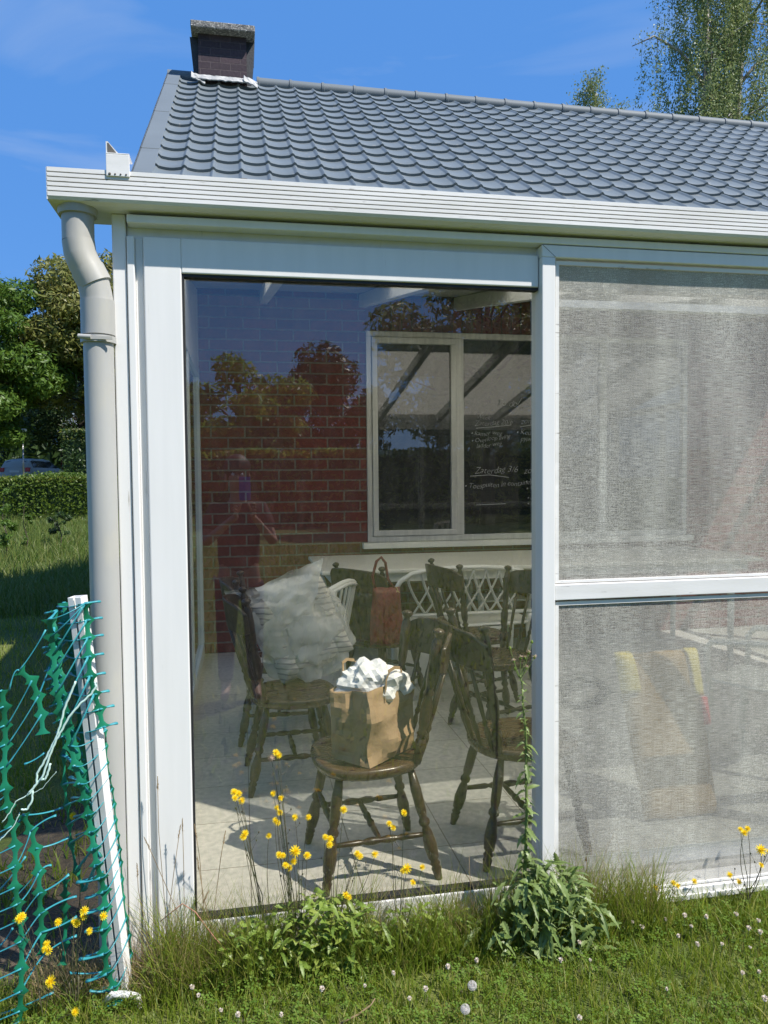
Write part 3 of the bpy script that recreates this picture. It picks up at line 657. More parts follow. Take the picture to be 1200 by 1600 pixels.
# ------------------------------------------------------------ dark wooden chairs
LEGP = [(0, .013), (.06, .016), (.10, .019), (.12, .014), (.14, .020), (.17, .014), (.19, .021), (.30, .0255), (.42, .019), (.47, .013), (.49, .021), (.52, .0215), (.55, .014), (.60, .019), (.80, .0205), (1, .012)]
STRP = [(0, .008), (.12, .010), (.28, .012), (.32, .0075), (.36, .013), (.42, .015), (.5, .010), (.58, .015), (.64, .013), (.68, .0075), (.72, .012), (.88, .010), (1, .008)]
POSTP = [(0, .013), (.05, .016), (.14, .024), (.18, .019), (.20, .012), (.22, .022), (.25, .013), (.30, .020), (.42, .023), (.50, .014), (.52, .022), (.55, .014), (.62, .018), (.80, .021), (.90, .019), (.925, .012), (.94, .012), (.955, .021), (.975, .0245), (.99, .017), (1, .004)]
SPP = [(0, .007), (.12, .010), (.25, .013), (.32, .007), (.36, .012), (.40, .007), (.55, .010), (1, .0075)]
SH = .445
def make_chair(name, label, panel=False, group='dark wooden chairs in the veranda'):
    t = thing(name, label, 'chair', group=group)
    # seat: D-shaped slab, slightly dished, rounded edge
    s = MB(); n = 40
    def outline(a):
        ca, sa = math.cos(a), math.sin(a)
        e = 2.6 if ca > 0 else 2.3
        r = (abs(ca)**e + abs(sa)**e)**(-1/e)
        return r*ca*.215, r*sa*.218*(1.0+.05*ca)
    rings = [(.0, SH-.014, 1), (.55, SH-.012, 1), (.82, SH-.004, 1), (.95, SH, 1), (.99, SH-.006, 1), (1.0, SH-.016, 1), (.985, SH-.032, 1), (.94, SH-.042, 1), (.3, SH-.042, 1)]
    vs = [];
    for f, z, _ in rings:
        for k in range(n):
            x, y = outline(2*PI*k/n); vs.append((x*max(f, .001), y*max(f, .001), z))
    fs = [(j*n+k, j*n+(k+1) % n, (j+1)*n+(k+1) % n, (j+1)*n+k) for j in range(len(rings)-1) for k in range(n)]
    fs = [f[::-1] for f in fs]; fs.append(tuple((len(rings)-1)*n+k for k in range(n)))
    s.add(vs, fs); s.build('seat', M['seat'], t, smooth=True)
    feet = {}
    for sx in (-1, 1):
        for sy in (-1, 1):
            top = Vector((sx*.135, sy*.135, SH-.035)); bot = Vector((sx*.205 - (.02 if sx < 0 else 0), sy*.205, 0.0))
            feet[(sx, sy)] = (top, bot)
            l = MB().lathe(bot, top, LEGP); l.build('leg', M['wood'], t, smooth=True)
    def onleg(k, f): a, b = feet[k]; return b+(a-b)*f
    for sy in (-1, 1):
        MB().lathe(onleg((-1, sy), .40), onleg((1, sy), .40), STRP, 10).build('stretcher', M['wood'], t, smooth=True)
    MB().lathe((onleg((-1, -1), .40)+onleg((1, -1), .40))/2, (onleg((-1, 1), .40)+onleg((1, 1), .40))/2, STRP, 10).build('stretcher', M['wood'], t, smooth=True)
    MB().lathe(onleg((1, -1), .56), onleg((1, 1), .56), STRP, 10).build('stretcher', M['wood'], t, smooth=True)
    tops = {}
    for sy in (-1, 1):
        p0 = Vector((-.155, sy*.165, SH-.012)); p1 = Vector((-.232, sy*.205, .945)); tops[sy] = (p0, p1)
        MB().lathe(p0, p1, POSTP).build('back_post', M['wood'], t, smooth=True)
    # crest rail: a broad curved board behind the posts
    cr_ = MB()
    def crest(f, zz, th):
        y = -.245+.49*f
        bulge = .085*(1-(2*f-1)**2)
        x = -.155 - .077*(zz-SH)/.5 - .004 - bulge*1.0
        return Vector((x-th, y*(1-.12*0), zz))
    nn = 16; vs = []
    for i in range(nn+1):
        f = i/nn; e = min(f, 1-f)
        zb = .765+.015*math.sin(PI*f) + .02*max(0, 1-e/.08); zt_ = .905 + .022*math.sin(PI*f) - .03*max(0, 1-e/.10)
        vs += [crest(f, zb, .0), crest(f, zt_, .0), crest(f, zt_, .02), crest(f, zb, .02)]
    fs = [(i*4+a, i*4+(a+1) % 4, (i+1)*4+(a+1) % 4, (i+1)*4+a) for i in range(nn) for a in range(4)] + [(3, 2, 1, 0), (nn*4, nn*4+1, nn*4+2, nn*4+3)]
    cr_.add(vs, fs); ob = cr_.build('crest_rail', M['wood'], t, bevel=.005); smooth_angle(ob, 50)
    if panel:
        pb = MB()
        def pf(u, v):
            zz = .47+v*.31; f = .12+.76*u
            q = crest(f, zz, .008); q.x += .005*math.sin(u*38)
            return q
        pb.grid(pf, 40, 8); pb.build('back_panel', M['wood'], t, smooth=True, solid=.014)
    else:
        for i in range(5):
            f = .17+.66*i/4
            q1 = crest(f, .775, .01); y0_ = -.14+.28*i/4
            MB().lathe((-.172-.03*(1-(2*i/4-1)**2), y0_, SH-.014), q1, SPP, 8).build('spindle', M['wood'], t, smooth=True)
    return t
chA = make_chair('wooden_chair', 'dark wooden spindle chair carrying the brown paper bag, closest to the glass')
chA.location = (.850, .345, 0); chA.rotation_euler = (0, 0, math.radians(184))
copy_tree(chA, (.622, 1.25, 0), math.radians(2), 'left dark wooden chair with the wrapped cushion against its back')
copy_tree(chA, (.590, 1.93, 0), math.radians(-3), 'left dark wooden chair hidden behind the wrapped cushion')
copy_tree(chA, (1.495, .385, 0), math.radians(2), 'dark wooden chair cut by the white mullion, half behind the mesh screen')
copy_tree(chA, (1.86, 1.72, 0), math.radians(196), 'dark wooden chair behind the one cut by the mullion')
copy_tree(chA, (1.93, 2.36, 0), math.radians(12), 'dark wooden chair with its tall back before the lattice bench')
chC = make_chair('wooden_chair', 'dark wooden chair with a solid ribbed back, red handbag beside it', True)
chC.location = (1.30, 2.42, 0); chC.rotation_euler = (0, 0, math.radians(38))

# ------------------------------------------------------------ paper bag with white plastic inside
PB = Vector((.868, .300, SH+.002)); ang = math.radians(43)
bagR = Matrix.Rotation(ang, 3, 'Z')
pbt = thing('paper_bag', 'brown paper carrier bag stuffed with white plastic, standing on the front chair', 'paper bag', PB, ang)
hw, hd_, BH = .138, .088, .270
def ringpt(s_, z):   # rectangle with a gusset crease on the short sides
    per = [(-hw, -hd_), (hw, -hd_), (hw, hd_), (-hw, hd_)]
    k = int(s_*4) % 4; f = s_*4-int(s_*4)
    a, c = per[k], per[(k+1) % 4]
    x, y = a[0]+(c[0]-a[0])*f, a[1]+(c[1]-a[1])*f
    g_ = 1-abs(2*f-1)
    if k in (1, 3): x *= 1 - .20*g_*min(1, z/BH*1.2)*.8
    else: y *= 1 + .22*g_*math.sin(PI*min(1, z/BH+.05))
    k_ = .019*(1 if z > .01 else .3)
    q = Vector((x*9, y*9, z*9))
    c_ = noise.noise(q*1.0)*1.2 + 1.3*(abs(noise.noise(q*1.7+Vector((3, 1, 7))))-.25)
    fl_ = 1 + .05*z/BH
    return Vector((x*fl_+k_*c_*(1 if k in (1, 3) else .4), y*fl_+k_*c_, z + (.012*math.sin(s_*2*PI*2+1) if z > BH*.95 else 0)))
pb = MB(); nU, nV = 48, 16
vs = [ringpt(i/nU, BH*j/nV) for j in range(nV+1) for i in range(nU)]
fs = [(j*nU+i, j*nU+(i+1) % nU, (j+1)*nU+(i+1) % nU, (j+1)*nU+i) for j in range(nV) for i in range(nU)] + [tuple(range(nU-1, -1, -1))]
pb.add(vs, fs); ob = pb.build('bag_body', M['paper'], pbt, solid=.0015); smooth_angle(ob, 16)
for sy, lean in ((-1, -.010), (1, .02)):
    hh = MB(); pts = [Vector((-.050, sy*hd_*1.05, BH-.05)), Vector((-.050, sy*hd_+lean, BH+.035)), Vector((-.038, sy*hd_+lean*1.5, BH+.060)), Vector((.0, sy*hd_+lean*1.8, BH+.068)), Vector((.038, sy*hd_+lean*1.5, BH+.058)), Vector((.052, sy*hd_+lean, BH+.03)), Vector((.052, sy*hd_*1.05, BH-.05))]
    for i in range(len(pts)-1):
        a, c = pts[i], pts[i+1]
        hh.add([a+Vector((0, 0, 0)), c, c+Vector((.0, .0, 0))+Vector((.012 if abs(c.x-a.x) < .02 else 0, .002, .012 if abs(c.x-a.x) >= .02 else 0)), a+Vector((.012 if abs(c.x-a.x) < .02 else 0, .002, .012 if abs(c.x-a.x) >= .02 else 0))], [(0, 1, 2, 3)])
    hh.build('handle', M['paper'], pbt, solid=.002)
def crumple(name, mt, center, rad, sc, amp, freq, seed, parent=None, nu=44, nv=26, ang=14, fn=None):
    mb = MB()
    if ang < 5:
        bm = bmesh.new(); bmesh.ops.create_icosphere(bm, subdivisions=4, radius=1); mb.add([v.co.copy() for v in bm.verts], [tuple(v.index for v in f.verts) for f in bm.faces]); bm.free()
    else: mb.ball((0, 0, 0), 1, nu, nv)
    out_ = []
    for v in mb.v:
        q = Vector(v); o_ = Vector((seed*3.1, seed*1.7, seed))
        d = 1 + amp*(abs(noise.noise(q*freq+o_))*2-.6) + amp*.5*(abs(noise.noise(q*freq*2.3+o_))*2-.6)
        p_ = Vector((q.x*sc[0], q.y*sc[1], q.z*sc[2]))*rad*d
        if fn: p_ = fn(p_)
        out_.append(tuple(p_+Vector(center)))
    mb.v = out_
    ob = mb.build(name, mt, parent); smooth_angle(ob, ang); return ob
tl = crumple('plastic_lining', M['tissue'], (PB.x-.004, PB.y+.004, PB.z+.262), .132, (1.0, .86, .80), .30, 1.15, 4, ang=3)
tag(tl, 'crumpled white plastic bulging out of the brown paper bag', 'plastic bag')

# ------------------------------------------------------------ wrapped seat cushion on the left chairs
cu_ = MB()
CC = Vector((.690, 1.50, .700))
def cush(th0):
    def f_(u, v):
        a = (u-.5)*2; c = (v-.5)*2
        sx = math.copysign(abs(a)**.9, a)*.215; sz = math.copysign(abs(c)**.9, c)*.225
        ed = max(abs(a), abs(c)); th = .062*(1-ed**6)**.5 if ed < 1 else 0
        tu = (.016*(abs(math.sin(u*PI*4))**.45)*(abs(math.sin(v*PI*3))**.35) + .003*math.sin(v*60+math.sin(u*9)*1.2))*(1-ed**4)
        y_ = th0*(th+tu*(1 if ed < .98 else 0))
        return Vector((sx + .012*nz(u*3, v*3), y_, sz+.012*nz(v*3, u*3, 5)))
    return f_
Rc = Matrix.Rotation(math.radians(14), 3, 'Z') @ Matrix.Rotation(math.radians(-20), 3, 'Y') @ Matrix.Rotation(math.radians(-16), 3, 'X')
tmp = MB(); tmp.grid(cush(-1), 72, 60); tmp.grid(cush(1), 72, 60); tmp.v = [tuple(CC+Rc@Vector(v)) for v in tmp.v]
mt, nt, p, o = base('striped_cushion_cloth')
wv = N(nt, 'ShaderNodeTexWave', bands_direction='Z'); wv.inputs['Scale'].default_value = 11; wv.inputs['Distortion'].default_value = 2.6; L(nt, coords(nt), wv.inputs['Vector'])
r = N(nt, 'ShaderNodeValToRGB'); e = r.color_ramp.elements; e[0].position = .10; e[0].color = (.38, .355, .34, 1); e[1].position = .28; e[1].color = (.74, .69, .62, 1)
L(nt, wv.outputs['Fac'], r.inputs['Fac']); L(nt, r.outputs['Color'], p.inputs['Base Color']); p.inputs['Roughness'].default_value = .95
ob = tmp.build('cushion', mt, None, smooth=True)
tag(ob, 'tufted striped seat cushion leaning against the left dark chairs inside clear film', 'cushion')
def filmfn(q): return CC + Rc@q
fm = crumple('plastic_film', M['film'], (0, 0, 0), 1, (.236, .100, .250), .15, 1.9, 9, nu=72, nv=44, ang=26, fn=lambda q: filmfn(Vector((math.copysign(min(abs(q.x)*1.12, .262), q.x), q.y, math.copysign(min(abs(q.z)*1.1, .285), q.z)))))
# loose flap folded over the top
fp = MB()
def flap(u, v):
    w_ = .40*(1-.55*v)
    q = Vector((-.16+u*w_+.04*v, -.105-.020*math.sin(v*3)-.015*v, .295-.24*v))
    q += Vector((.0, .022*nz(u*4, v*5, 2), .016*nz(u*5, v*4, 7)))
    return CC+Rc@q
fp.grid(flap, 24, 18)
def flap2(u, v): return CC+Rc@(Vector((-.30+.20*u, -.06+.05*v, .27+.08*(1-u)-.13*v*(1-u*.3)))+Vector((0, .03*nz(u*5, v*5, 11), .02*nz(u*5, v*5, 12))))
fp.grid(flap2, 12, 8)
ob = fp.build('film_flap', M['film'], fm); smooth_angle(ob, 20)
tag(fm, 'crinkled clear plastic film wrapped round the striped cushion', 'plastic film')

# ------------------------------------------------------------ white table, paper, plastic chairs, bench
TZ = .835
tb = thing('table', 'long cream table along the brick wall under the window', 'table', (2.6, 3.4, 0))
q = MB(); q.box(-1.66, 1.9, -.55, .55, TZ-.03, TZ); q.build('tabletop', M['table'], tb, bevel=.008)
q = MB(); q.box(-1.58, 1.8, -.49, .49, TZ-.10, TZ-.031); q.build('apron', M['plastic'], tb)
for x in (-1.45, 1.7):
    for y in (-.42, .42): MB().lathe((x, y, 0), (x, y, TZ-.1), [(0, .022), (1, .03)], 12).build('leg', M['plastic'], tb, smooth=True)
ps = MB(); ps.grid(lambda u, v: (at(800, 858, z=TZ).x+.05+u*.30, 3.35+v*.22+u*.03, TZ+.004+.012*u*(1-v)), 6, 6); tag(ps.build('paper_sheets', M['paperwhite'], None, solid=.003), 'loose white papers lying on the cream table', 'paper')
def plastic_chair(label, kind='plain'):
    t = thing('plastic_chair', label, 'chair', group='white plastic chairs in the veranda')
    s = MB(); s.grid(lambda u, v: (-.21+.42*u, -.22+.44*v, .43-.018*math.sin(PI*u)*math.sin(PI*v)-.03*max(0, .25-u)*4*.3), 10, 10); s.build('seat', M['plastic'], t, smooth=True, solid=.014)
    bk_ = MB()
    for sy in (-1, 1):
        MB().tube([(.20, sy*.21, .0), (.185, sy*.215, .42), (.17, sy*.22, .43)], [.018, .026, .02], 8).build('leg', M['plastic'], t, smooth=True)
        MB().tube([(-.25, sy*.20, .0), (-.20, sy*.205, .42), (-.19, sy*.205, .45)], [.018, .026, .02], 8).build('leg', M['plastic'], t, smooth=True)
        MB().tube([(.18, sy*.225, .42), (.185, sy*.245, .60), (.15, sy*.255, .645), (0, sy*.258, .66), (-.14, sy*.245, .67), (-.235, sy*.22, .70)], [.018, .02, .022, .024, .022, .018], 8, flat=.8).build('armrest', M['plastic'], t, smooth=True)
    def bf(u, v):
        return Vector((-.205-.085*v-.03*(1-(2*u-1)**2), -.215+.43*u, .44+.42*v+.03*math.sin(PI*u)*v))
    rim = [bf(0, i/8) for i in range(9)] + [bf(i/10, 1) for i in range(1, 11)] + [bf(1, 1-i/8) for i in range(1, 9)]
    bk_.tube(rim, .017, 8)
    for k in range(6):
        f = (k+.5)/6
        bk_.tube([bf(f, j/6) for j in range(7)], .017, 6, flat=.35)
    bk_.tube([bf(i/10, .97) for i in range(11)], .030, 6, flat=.5)
    bk_.build('backrest', M['plastic'], t, smooth=True)
    return t
pc = plastic_chair('white plastic chair peeking out behind the wrapped cushion'); pc.location = (.70, 2.02, 0); pc.rotation_euler = (0, 0, math.radians(150))
copy_tree(pc, (1.30, 3.88, 0), math.radians(-90), 'white plastic chair behind the table left of the window mullion')
copy_tree(pc, (2.62, 3.88, 0), math.radians(-90), 'white plastic chair behind the table with papers in front')
copy_tree(pc, (3.05, .95, 0), math.radians(120), 'white plastic chair behind the mesh screen with the brown cushion')
# bench with a lattice back
bn = thing('lattice_bench', 'white plastic bench with arched lattice back in front of the table', 'bench', (0, 0, 0))
BX0, BX1, BY, BT = 1.40, 2.52, 2.74, .845
def bp3(u, v):
    return Vector((BX0+(BX1-BX0)*u, BY-.10*v+.02*math.sin(PI*u), .44+(BT-.44)*v))
lt = MB(); Lx = BX1-BX0
def seg(mb, a, c, w, th=.012):
    pts = [bp3(a[0]+(c[0]-a[0])*i/10, a[1]+(c[1]-a[1])*i/10) for i in range(11)]
    mb.tube(pts, w, 8, flat=.5)
rim = [(.02, .0), (.015, .30), (.03, .62), (.07, .82), (.14, .94), (.24, 1.0), (.40, 1.03), (.6, 1.03), (.76, 1.0), (.86, .95), (.93, .84), (.97, .62), (.985, .30), (.98, .0)]
lt.tube([bp3(*q) for q in rim], .024, 8, flat=.7)
lt.tube([bp3(.02, .18), bp3(.3, .17), bp3(.7, .17), bp3(.98, .18)], .024, 8, flat=.6)
for k in range(9):
    u0 = .12+.76*k/9*1.02
    for dlt in (.13, -.13):
        a = (u0+.04, .19); tpx = u0+.04+dlt
        top = 1.0 if .15 < tpx < .85 else .88
        if not (.05 < tpx < .95): continue
        pts = [bp3(a[0]+(tpx-a[0])*(1-(1-i/10)**1.5), a[1]+(top-a[1])*i/10) for i in range(11)]
        lt.tube(pts, .0135, 6, flat=.6)
lt.build('lattice_back', M['plastic'], bn, smooth=True)
q = MB(); q.grid(lambda u, v: (BX0+.03+(Lx-.06)*u, BY-.02+.46*v, .43-.012*math.sin(PI*u)), 12, 6); q.build('seat', M['plastic'], bn, smooth=True, solid=.02)
for x in (BX0+.05, BX1-.05):
    MB().tube([(x, BY-.03, .0), (x, BY, .43), (x, BY-.02, .50)], [.024, .034, .028], 8).build('leg', M['plastic'], bn, smooth=True)
    MB().tube([(x, BY+.44, .0), (x, BY+.40, .43)], [.024, .032], 8).build('leg', M['plastic'], bn, smooth=True)
MB().box(BX0+.12, BX0+.30, BY-.02, BY+.01, .02, .42).build('leg_panel', M['plastic'], bn)
MB().box(BX1-.42, BX1-.26, BY-.02, BY+.01, .02, .42).build('leg_panel', M['plastic'], bn)

# red handbag hanging from the solid backed chair
hb_o = at(604, 955, y=2.02)
hb = thing('handbag', 'dark red leather handbag hanging from the solid backed chair', 'handbag', (hb_o.x, 2.02, hb_o.z))
q = MB()
def hbf(sg):
    def f_(u, v):
        a = (u-.5)*2; w_ = .105*(1-.15*v); ed = max(abs(a), abs(2*v-1))
        return Vector((a*w_*(1+.05*math.sin(v*5)), sg*(.045*(1-ed**5)**.5+.006*nz(u*4, v*4, sg)), -.21+.36*v+.012*nz(u*3, v*3)))
    return f_
q.grid(hbf(-1), 20, 20); q.grid(hbf(1), 20, 20); q.build('bag_body', M['handbag'], hb, smooth=True)
MB().tube([(-.07, 0, .13), (-.085, 0, .22), (-.06, 0, .31), (-.03, 0, .335), (-.005, 0, .30), (.01, 0, .20), (.045, 0, .14)], .009, 8).build('strap', M['handbag'], hb, smooth=True)
ck = MB(); ck.tube([(.05, -.05, .155), (.06, -.052, .14), (.052, -.054, .125), (.066, -.052, .13), (.07, -.052, .12)], .0035, 6); ck.build('clasp', mk('brass', (.75, .58, .25), rough=.3, metal=1), hb)

# things behind the mesh screen
bq = at(1010, 1290, z=0.0); tq = at(985, 1030, y=.78)
bc = thing('lounger_cushion', 'brown lounger cushion with yellow corners standing behind the mesh screen', 'cushion', (2.25, .42, 0))
def cf(sg, dz=0):
    def f_(u, v):
        w_ = .175+.03*v; a = 2*u-1; ed = max(abs(a), abs(2*v-1)); th = .05*(1-ed**6)**.5
        return Vector((a*w_+.02*v, .26*v-sg*th*1.0*.9, .67*v+.0+sg*th*.3+.01*nz(u*4, v*4)+.01))
    return f_
q = MB(); q.grid(cf(1), 20, 30); q.grid(cf(-1), 20, 30); q.build('cushion_body', M['brown_cloth'], bc, smooth=True)
for a0, a1, v0 in ((-.02, .17, .74), (.84, 1.02, .70)):
    q = MB(); q.grid(lambda u, v: cf(1.06)(min(1, max(0, a0+(a1-a0)*u)), v0+(1-v0)*v)+Vector((0, -.008, .006)), 8, 10); q.build('corner_patch', M['yellow_cloth'], bc, smooth=True, solid=.008)
q = MB(); q.grid(lambda u, v: cf(1.06)(min(1, max(0, .88+.13*u)), .52+.17*v)+Vector((.012, -.010, .006)), 8, 10); q.build('side_patch', M['red_cloth'], bc, smooth=True, solid=.01)
q = MB()
cc = at(905, 1082, y=.42)
for k in range(9):
    ra, rb_ = .085+.010*(k % 5)+rnd.uniform(-.004, .004), .042+.006*(k % 5)
    q.tube([(cc.x+ra*math.cos(t_)+.004*k*.3, .42+.02*math.sin(t_*2+k)+.006*(k-4), cc.z+rb_*math.sin(t_)+.012*math.cos(t_+k)) for t_ in [2*PI*i/28 for i in range(29)]], .0055, 6)
q.tube([(cc.x+.1, .42, cc.z-.02), (cc.x+.16, .40, cc.z+.0), (cc.x+.2, .42, cc.z-.05)], .0055, 6)
tag(q.build('cable_coil', M['black_rubber'], None, smooth=True), 'coil of black cable on the half hidden chair behind the screen', 'cable')

# ------------------------------------------------------------ barrier netting, stake, cord
stt, stb = at(120, 932, y=-.13), at(187, 1500, y=-.12)
stb2 = stb + (stb-stt).normalized()*.14
sk = MB(); w = .042
dirv = (stt-stb2).normalized(); xx = Vector((1, -.35, 0)); xx = (xx - dirv*xx.dot(dirv)).normalized(); yy = dirv.cross(xx)
def chan(mb, pts2):
    n_ = len(pts2)
    vs = [stb2+xx*a+yy*c for a, c in pts2]+[stt+xx*a+yy*c for a, c in pts2]
    mb.add(vs, [(i, (i+1) % n_, n_+(i+1) % n_, n_+i) for i in range(n_)]+[tuple(range(n_-1, -1, -1)), tuple(range(n_, 2*n_))])
chan(sk, [(-.021, -.016), (-.003, -.016), (-.003, -.010), (-.015, -.010), (-.015, .014), (.017, .014), (.017, -.006), (.004, -.006), (.004, -.018), (.023, -.018), (.023, .020), (-.021, .020)])
stake = sk.build('stake', M['white_dirty'], None, bevel=.001)
tag(stake, 'white slotted profile stake leaning by the downpipe in green netting', 'stake')

def P(pts, y): return [at(a, c, y=(y if not isinstance(y, (list, tuple)) else y[i])) for i, (a, c) in enumerate(pts)]
ribs = {
 'R1': ([(5,1077),(7,1103),(6,1135),(7,1165),(7,1197),(10,1230),(13,1260),(17,1293),(23,1323),(24,1352),(25,1383),(28,1412),(30,1440),(33,1472),(35,1510),(34,1545),(31,1580),(29,1600)], -.20, 1.0),
 'R2': ([(32,1046),(50,1063),(58,1090),(64,1117),(68,1146)], -.19, 1.0),
 'R2b': ([(36,1272),(47,1300),(54,1328),(61,1362),(63,1392),(64,1426),(64,1459),(67,1494)], -.17, 1.0),
 'R3': ([(100,942),(104,967),(108,993),(113,1020),(118,1048),(121,1077),(124,1105),(127,1137),(130,1165),(132,1190),(135,1216),(138,1243)], -.085, .9),
 'R3b': ([(87,955),(84,980),(86,1007),(88,1033),(90,1060),(92,1084),(95,1112),(97,1140)], -.10, .8),
 'R4': ([(133,943),(135,970),(137,997),(139,1025),(142,1055),(147,1085),(154,1110),(160,1137)], -.16, 1.0),
 'R5': ([(78,967),(80,995),(83,1023),(85,1050),(91,1080),(96,1110),(102,1138),(109,1167),(118,1197),(127,1222),(133,1248),(137,1275),(142,1302),(147,1325),(152,1348),(158,1370),(162,1395),(163,1420),(163,1450),(164,1486),(168,1520),(177,1545),(183,1570)], -.18, 1.05),
 'R6': ([(98,1148),(100,1180),(102,1223),(105,1257),(107,1290),(110,1320),(120,1360),(133,1388)], -.11, .55),
 'R7': ([(164,1142),(166,1165),(168,1190),(171,1212),(174,1235),(178,1258),(181,1280),(185,1303),(187,1328),(188,1350),(190,1375),(193,1400),(198,1432),(202,1462),(204,1495),(203,1527)], -.10, .35),
 'R5b': ([(92,1000),(93,1027),(96,1056),(101,1086),(106,1116),(113,1146),(120,1176),(130,1206),(139,1236),(146,1262),(150,1288),(155,1312),(158,1336)], -.125, .7),
 'R3c': ([(112,955),(116,982),(120,1010),(124,1038),(126,1066),(129,1094),(131,1122)], -.075, .8),
 'R9': ([(80,990),(79,1016),(82,1043),(86,1070),(90,1098),(94,1126),(98,1152)], -.14, .75),
 'R8': ([(103,1372),(103,1395),(101,1418),(101,1445),(101,1475),(100,1505)], -.06, .8),
}
net = thing('barrier_netting', 'torn green plastic barrier netting bunched around the white stake', 'netting', (-.15, -.17, LAWN))
NB = Vector((-.15, -.17, LAWN))
ribmb = MB(); stmb = MB()
nodes = {}
for nm, (pp, yv, wsc) in ribs.items():
    w3 = P(pp, yv)
    w3 = [q+Vector((0, .012*math.sin(i*1.3+yv*40), 0)) for i, q in enumerate(w3)]
    nodes[nm] = w3
    fine = []
    for i in range(len(w3)-1):
        for k in range(6): fine.append((w3[i].lerp(w3[i+1], k/6), k/6))
    fine.append((w3[-1], 0.0))
    hw_ = []
    for q, f in fine:
        d = min(f, 1-f)       # distance from a node (0 at a node)
        hw_.append((.0066 + .0165*(max(0, 1-d/.33)**1.6))*wsc)
    vs = []
    for i, (q, f) in enumerate(fine):
        a = fine[max(i-1, 0)][0]; c = fine[min(i+1, len(fine)-1)][0]; d = (c-a).normalized()
        s_ = d.cross(Vector((.15*math.sin(i*.21), -1, .1))).normalized(); nrm = s_.cross(d)
        h = hw_[i]; tk = .0013
        vs += [q-s_*h-nrm*tk*.3, q+nrm*tk*1.3-s_*h*.2, q+s_*h-nrm*tk*.3, q-nrm*tk]
    k_ = len(fine)
    ribmb.add(vs, [(i*4+a, i*4+(a+1) % 4, (i+1)*4+(a+1) % 4, (i+1)*4+a) for i in range(k_-1) for a in range(4)]+[(3, 2, 1, 0), ((k_-1)*4, (k_-1)*4+1, (k_-1)*4+2, (k_-1)*4+3)])
def strand(a, c, sag=.0, back=0.0, w_=.0028, k=8):
    pts = []
    for i in range(k+1):
        f = i/k; q = a.lerp(c, f); b_ = 4*f*(1-f)
        pts.append(q+Vector((0, back*b_, -sag*b_)))
    w_ *= 1.45; rad = [w_*(1.5 if i in (0, k) else (1.15 if i in (1, k-1) else .85)) for i in range(k+1)]
    stmb.tube(pts, rad, 6, flat=.5)
R = nodes
for i in range(len(R['R1'])):
    q = R['R1'][i]
    strand(q, q+Vector((-.13, .02, -.045+rnd.uniform(-.01, .01))), .004)      # runs on out of the picture to the left
for i in range(1, 4):
    strand(R['R2'][i], R['R1'][min(i+1, 17)]+Vector((.008, 0, .002)), .003)
strand(R['R2'][0], R['R1'][0]+Vector((.02, 0, .0)), -.02)
strand(R['R2'][0], R['R5'][0]+Vector((-.01, .0, -.03)), .006)
strand(R['R2'][2], at(78, 1042, y=-.15), 0); 
for i in range(8):
    a = R['R2b'][i]
    tgt = [at(98, 1262, y=-.1), at(88, 1274, y=-.15), at(108, 1308, y=-.12), at(80, 1352, y=-.16), at(108, 1366, y=-.16), at(120, 1400, y=-.15), at(120, 1432, y=-.15), at(120, 1462, y=-.15)][i]
    strand(a, tgt, .006*(-1 if i % 2 else 1), 0, .0032)
    j = min(8+i, len(R['R1'])-1)
    if i in (1, 3, 4, 5, 6, 7): strand(a, R['R1'][j], .012 if i < 4 else -.004, 0, .0026)
for i in range(len(R['R4'])):
    q = R['R4'][i]
    strand(q, q+Vector((.036, .03, .0)), -.001, 0, .0042, 4)
    if i < len(R['R3']): strand(q, R['R3'][min(i, 11)]+Vector((-.02, .01, -.012)), .002, -.02)
for i in range(len(R['R5'])):
    q = R['R5'][i]
    if i < 8 and i < len(R['R3']):
        strand(q, R['R4'][max(0, i-2)], .004, -.025, .0026)
        strand(q, R['R3b'][min(i, 7)], .0, .02, .0030, 4)
    if i >= 6:
        j = i-7
        if 0 <= j < len(R['R7']):
            strand(q, R['R7'][j], .006, -.040, .0025, 10)                 # round the front of the stake
            strand(R['R7'][j], R['R7'][j]+Vector((-.03, .05, -.006)), .0, .02, .0024)
        if i-7 < len(R['R6'])*1 and i >= 7 and i < 15:
            strand(q, R['R6'][min(i-7, 7)], -.004, 0, .0040, 5)
            strand(q+Vector((-.004, .02, .004)), R['R6'][min(i-7, 7)]+Vector((.01, .04, .006)), .003, 0, .0040, 5)
        elif i >= 15:
            e_ = q+Vector((-.055-rnd.uniform(0, .02), .02, -.02+rnd.uniform(-.012, .012)))
            strand(q, e_, .004, 0, .0042, 5)
            strand(q+Vector((0, .03, 0)), e_+Vector((.012, .03, -.012)), .004, 0, .0036, 5)
for i in range(len(R['R3'])-1):
    strand(R['R3'][i], R['R3b'][min(i, 7)]+Vector((.01, .02, -.01)), .004, .02, .0034)
for i in range(len(R['R3b'])):
    strand(R['R3b'][i], R['R3b'][i]+Vector((-.035+.02*(i % 2), .02, -.01)), 0, 0, .004, 4)
for i in range(13): strand(R['R5b'][i], R['R5'][min(i+1, 22)], .002, .01, .003, 4)
for i in range(7): strand(R['R3c'][i], R['R3c'][i]+Vector((.028, -.01, .006)), 0, -.01, .0034, 4); strand(R['R9'][i], R['R5'][min(i+1, 22)], .0, .015, .003, 4); strand(R['R9'][i], R['R9'][i]+Vector((-.022, .01, -.012)), 0, 0, .0034, 4)
for (a, c) in (((38, 1194), (70, 1176)), ((16, 1232), (0, 1250)), ((0, 1585), (84, 1550)), ((0, 1478), (20, 1450)), ((108, 1520), (165, 1518)), ((140, 1548), (178, 1547)), ((60, 1360), (20, 1405)), ((0, 1390), (40, 1338)), ((0, 1310), (33, 1280))):
    strand(at(*a, y=-.165), at(*c, y=-.155), .004, 0, .0030)
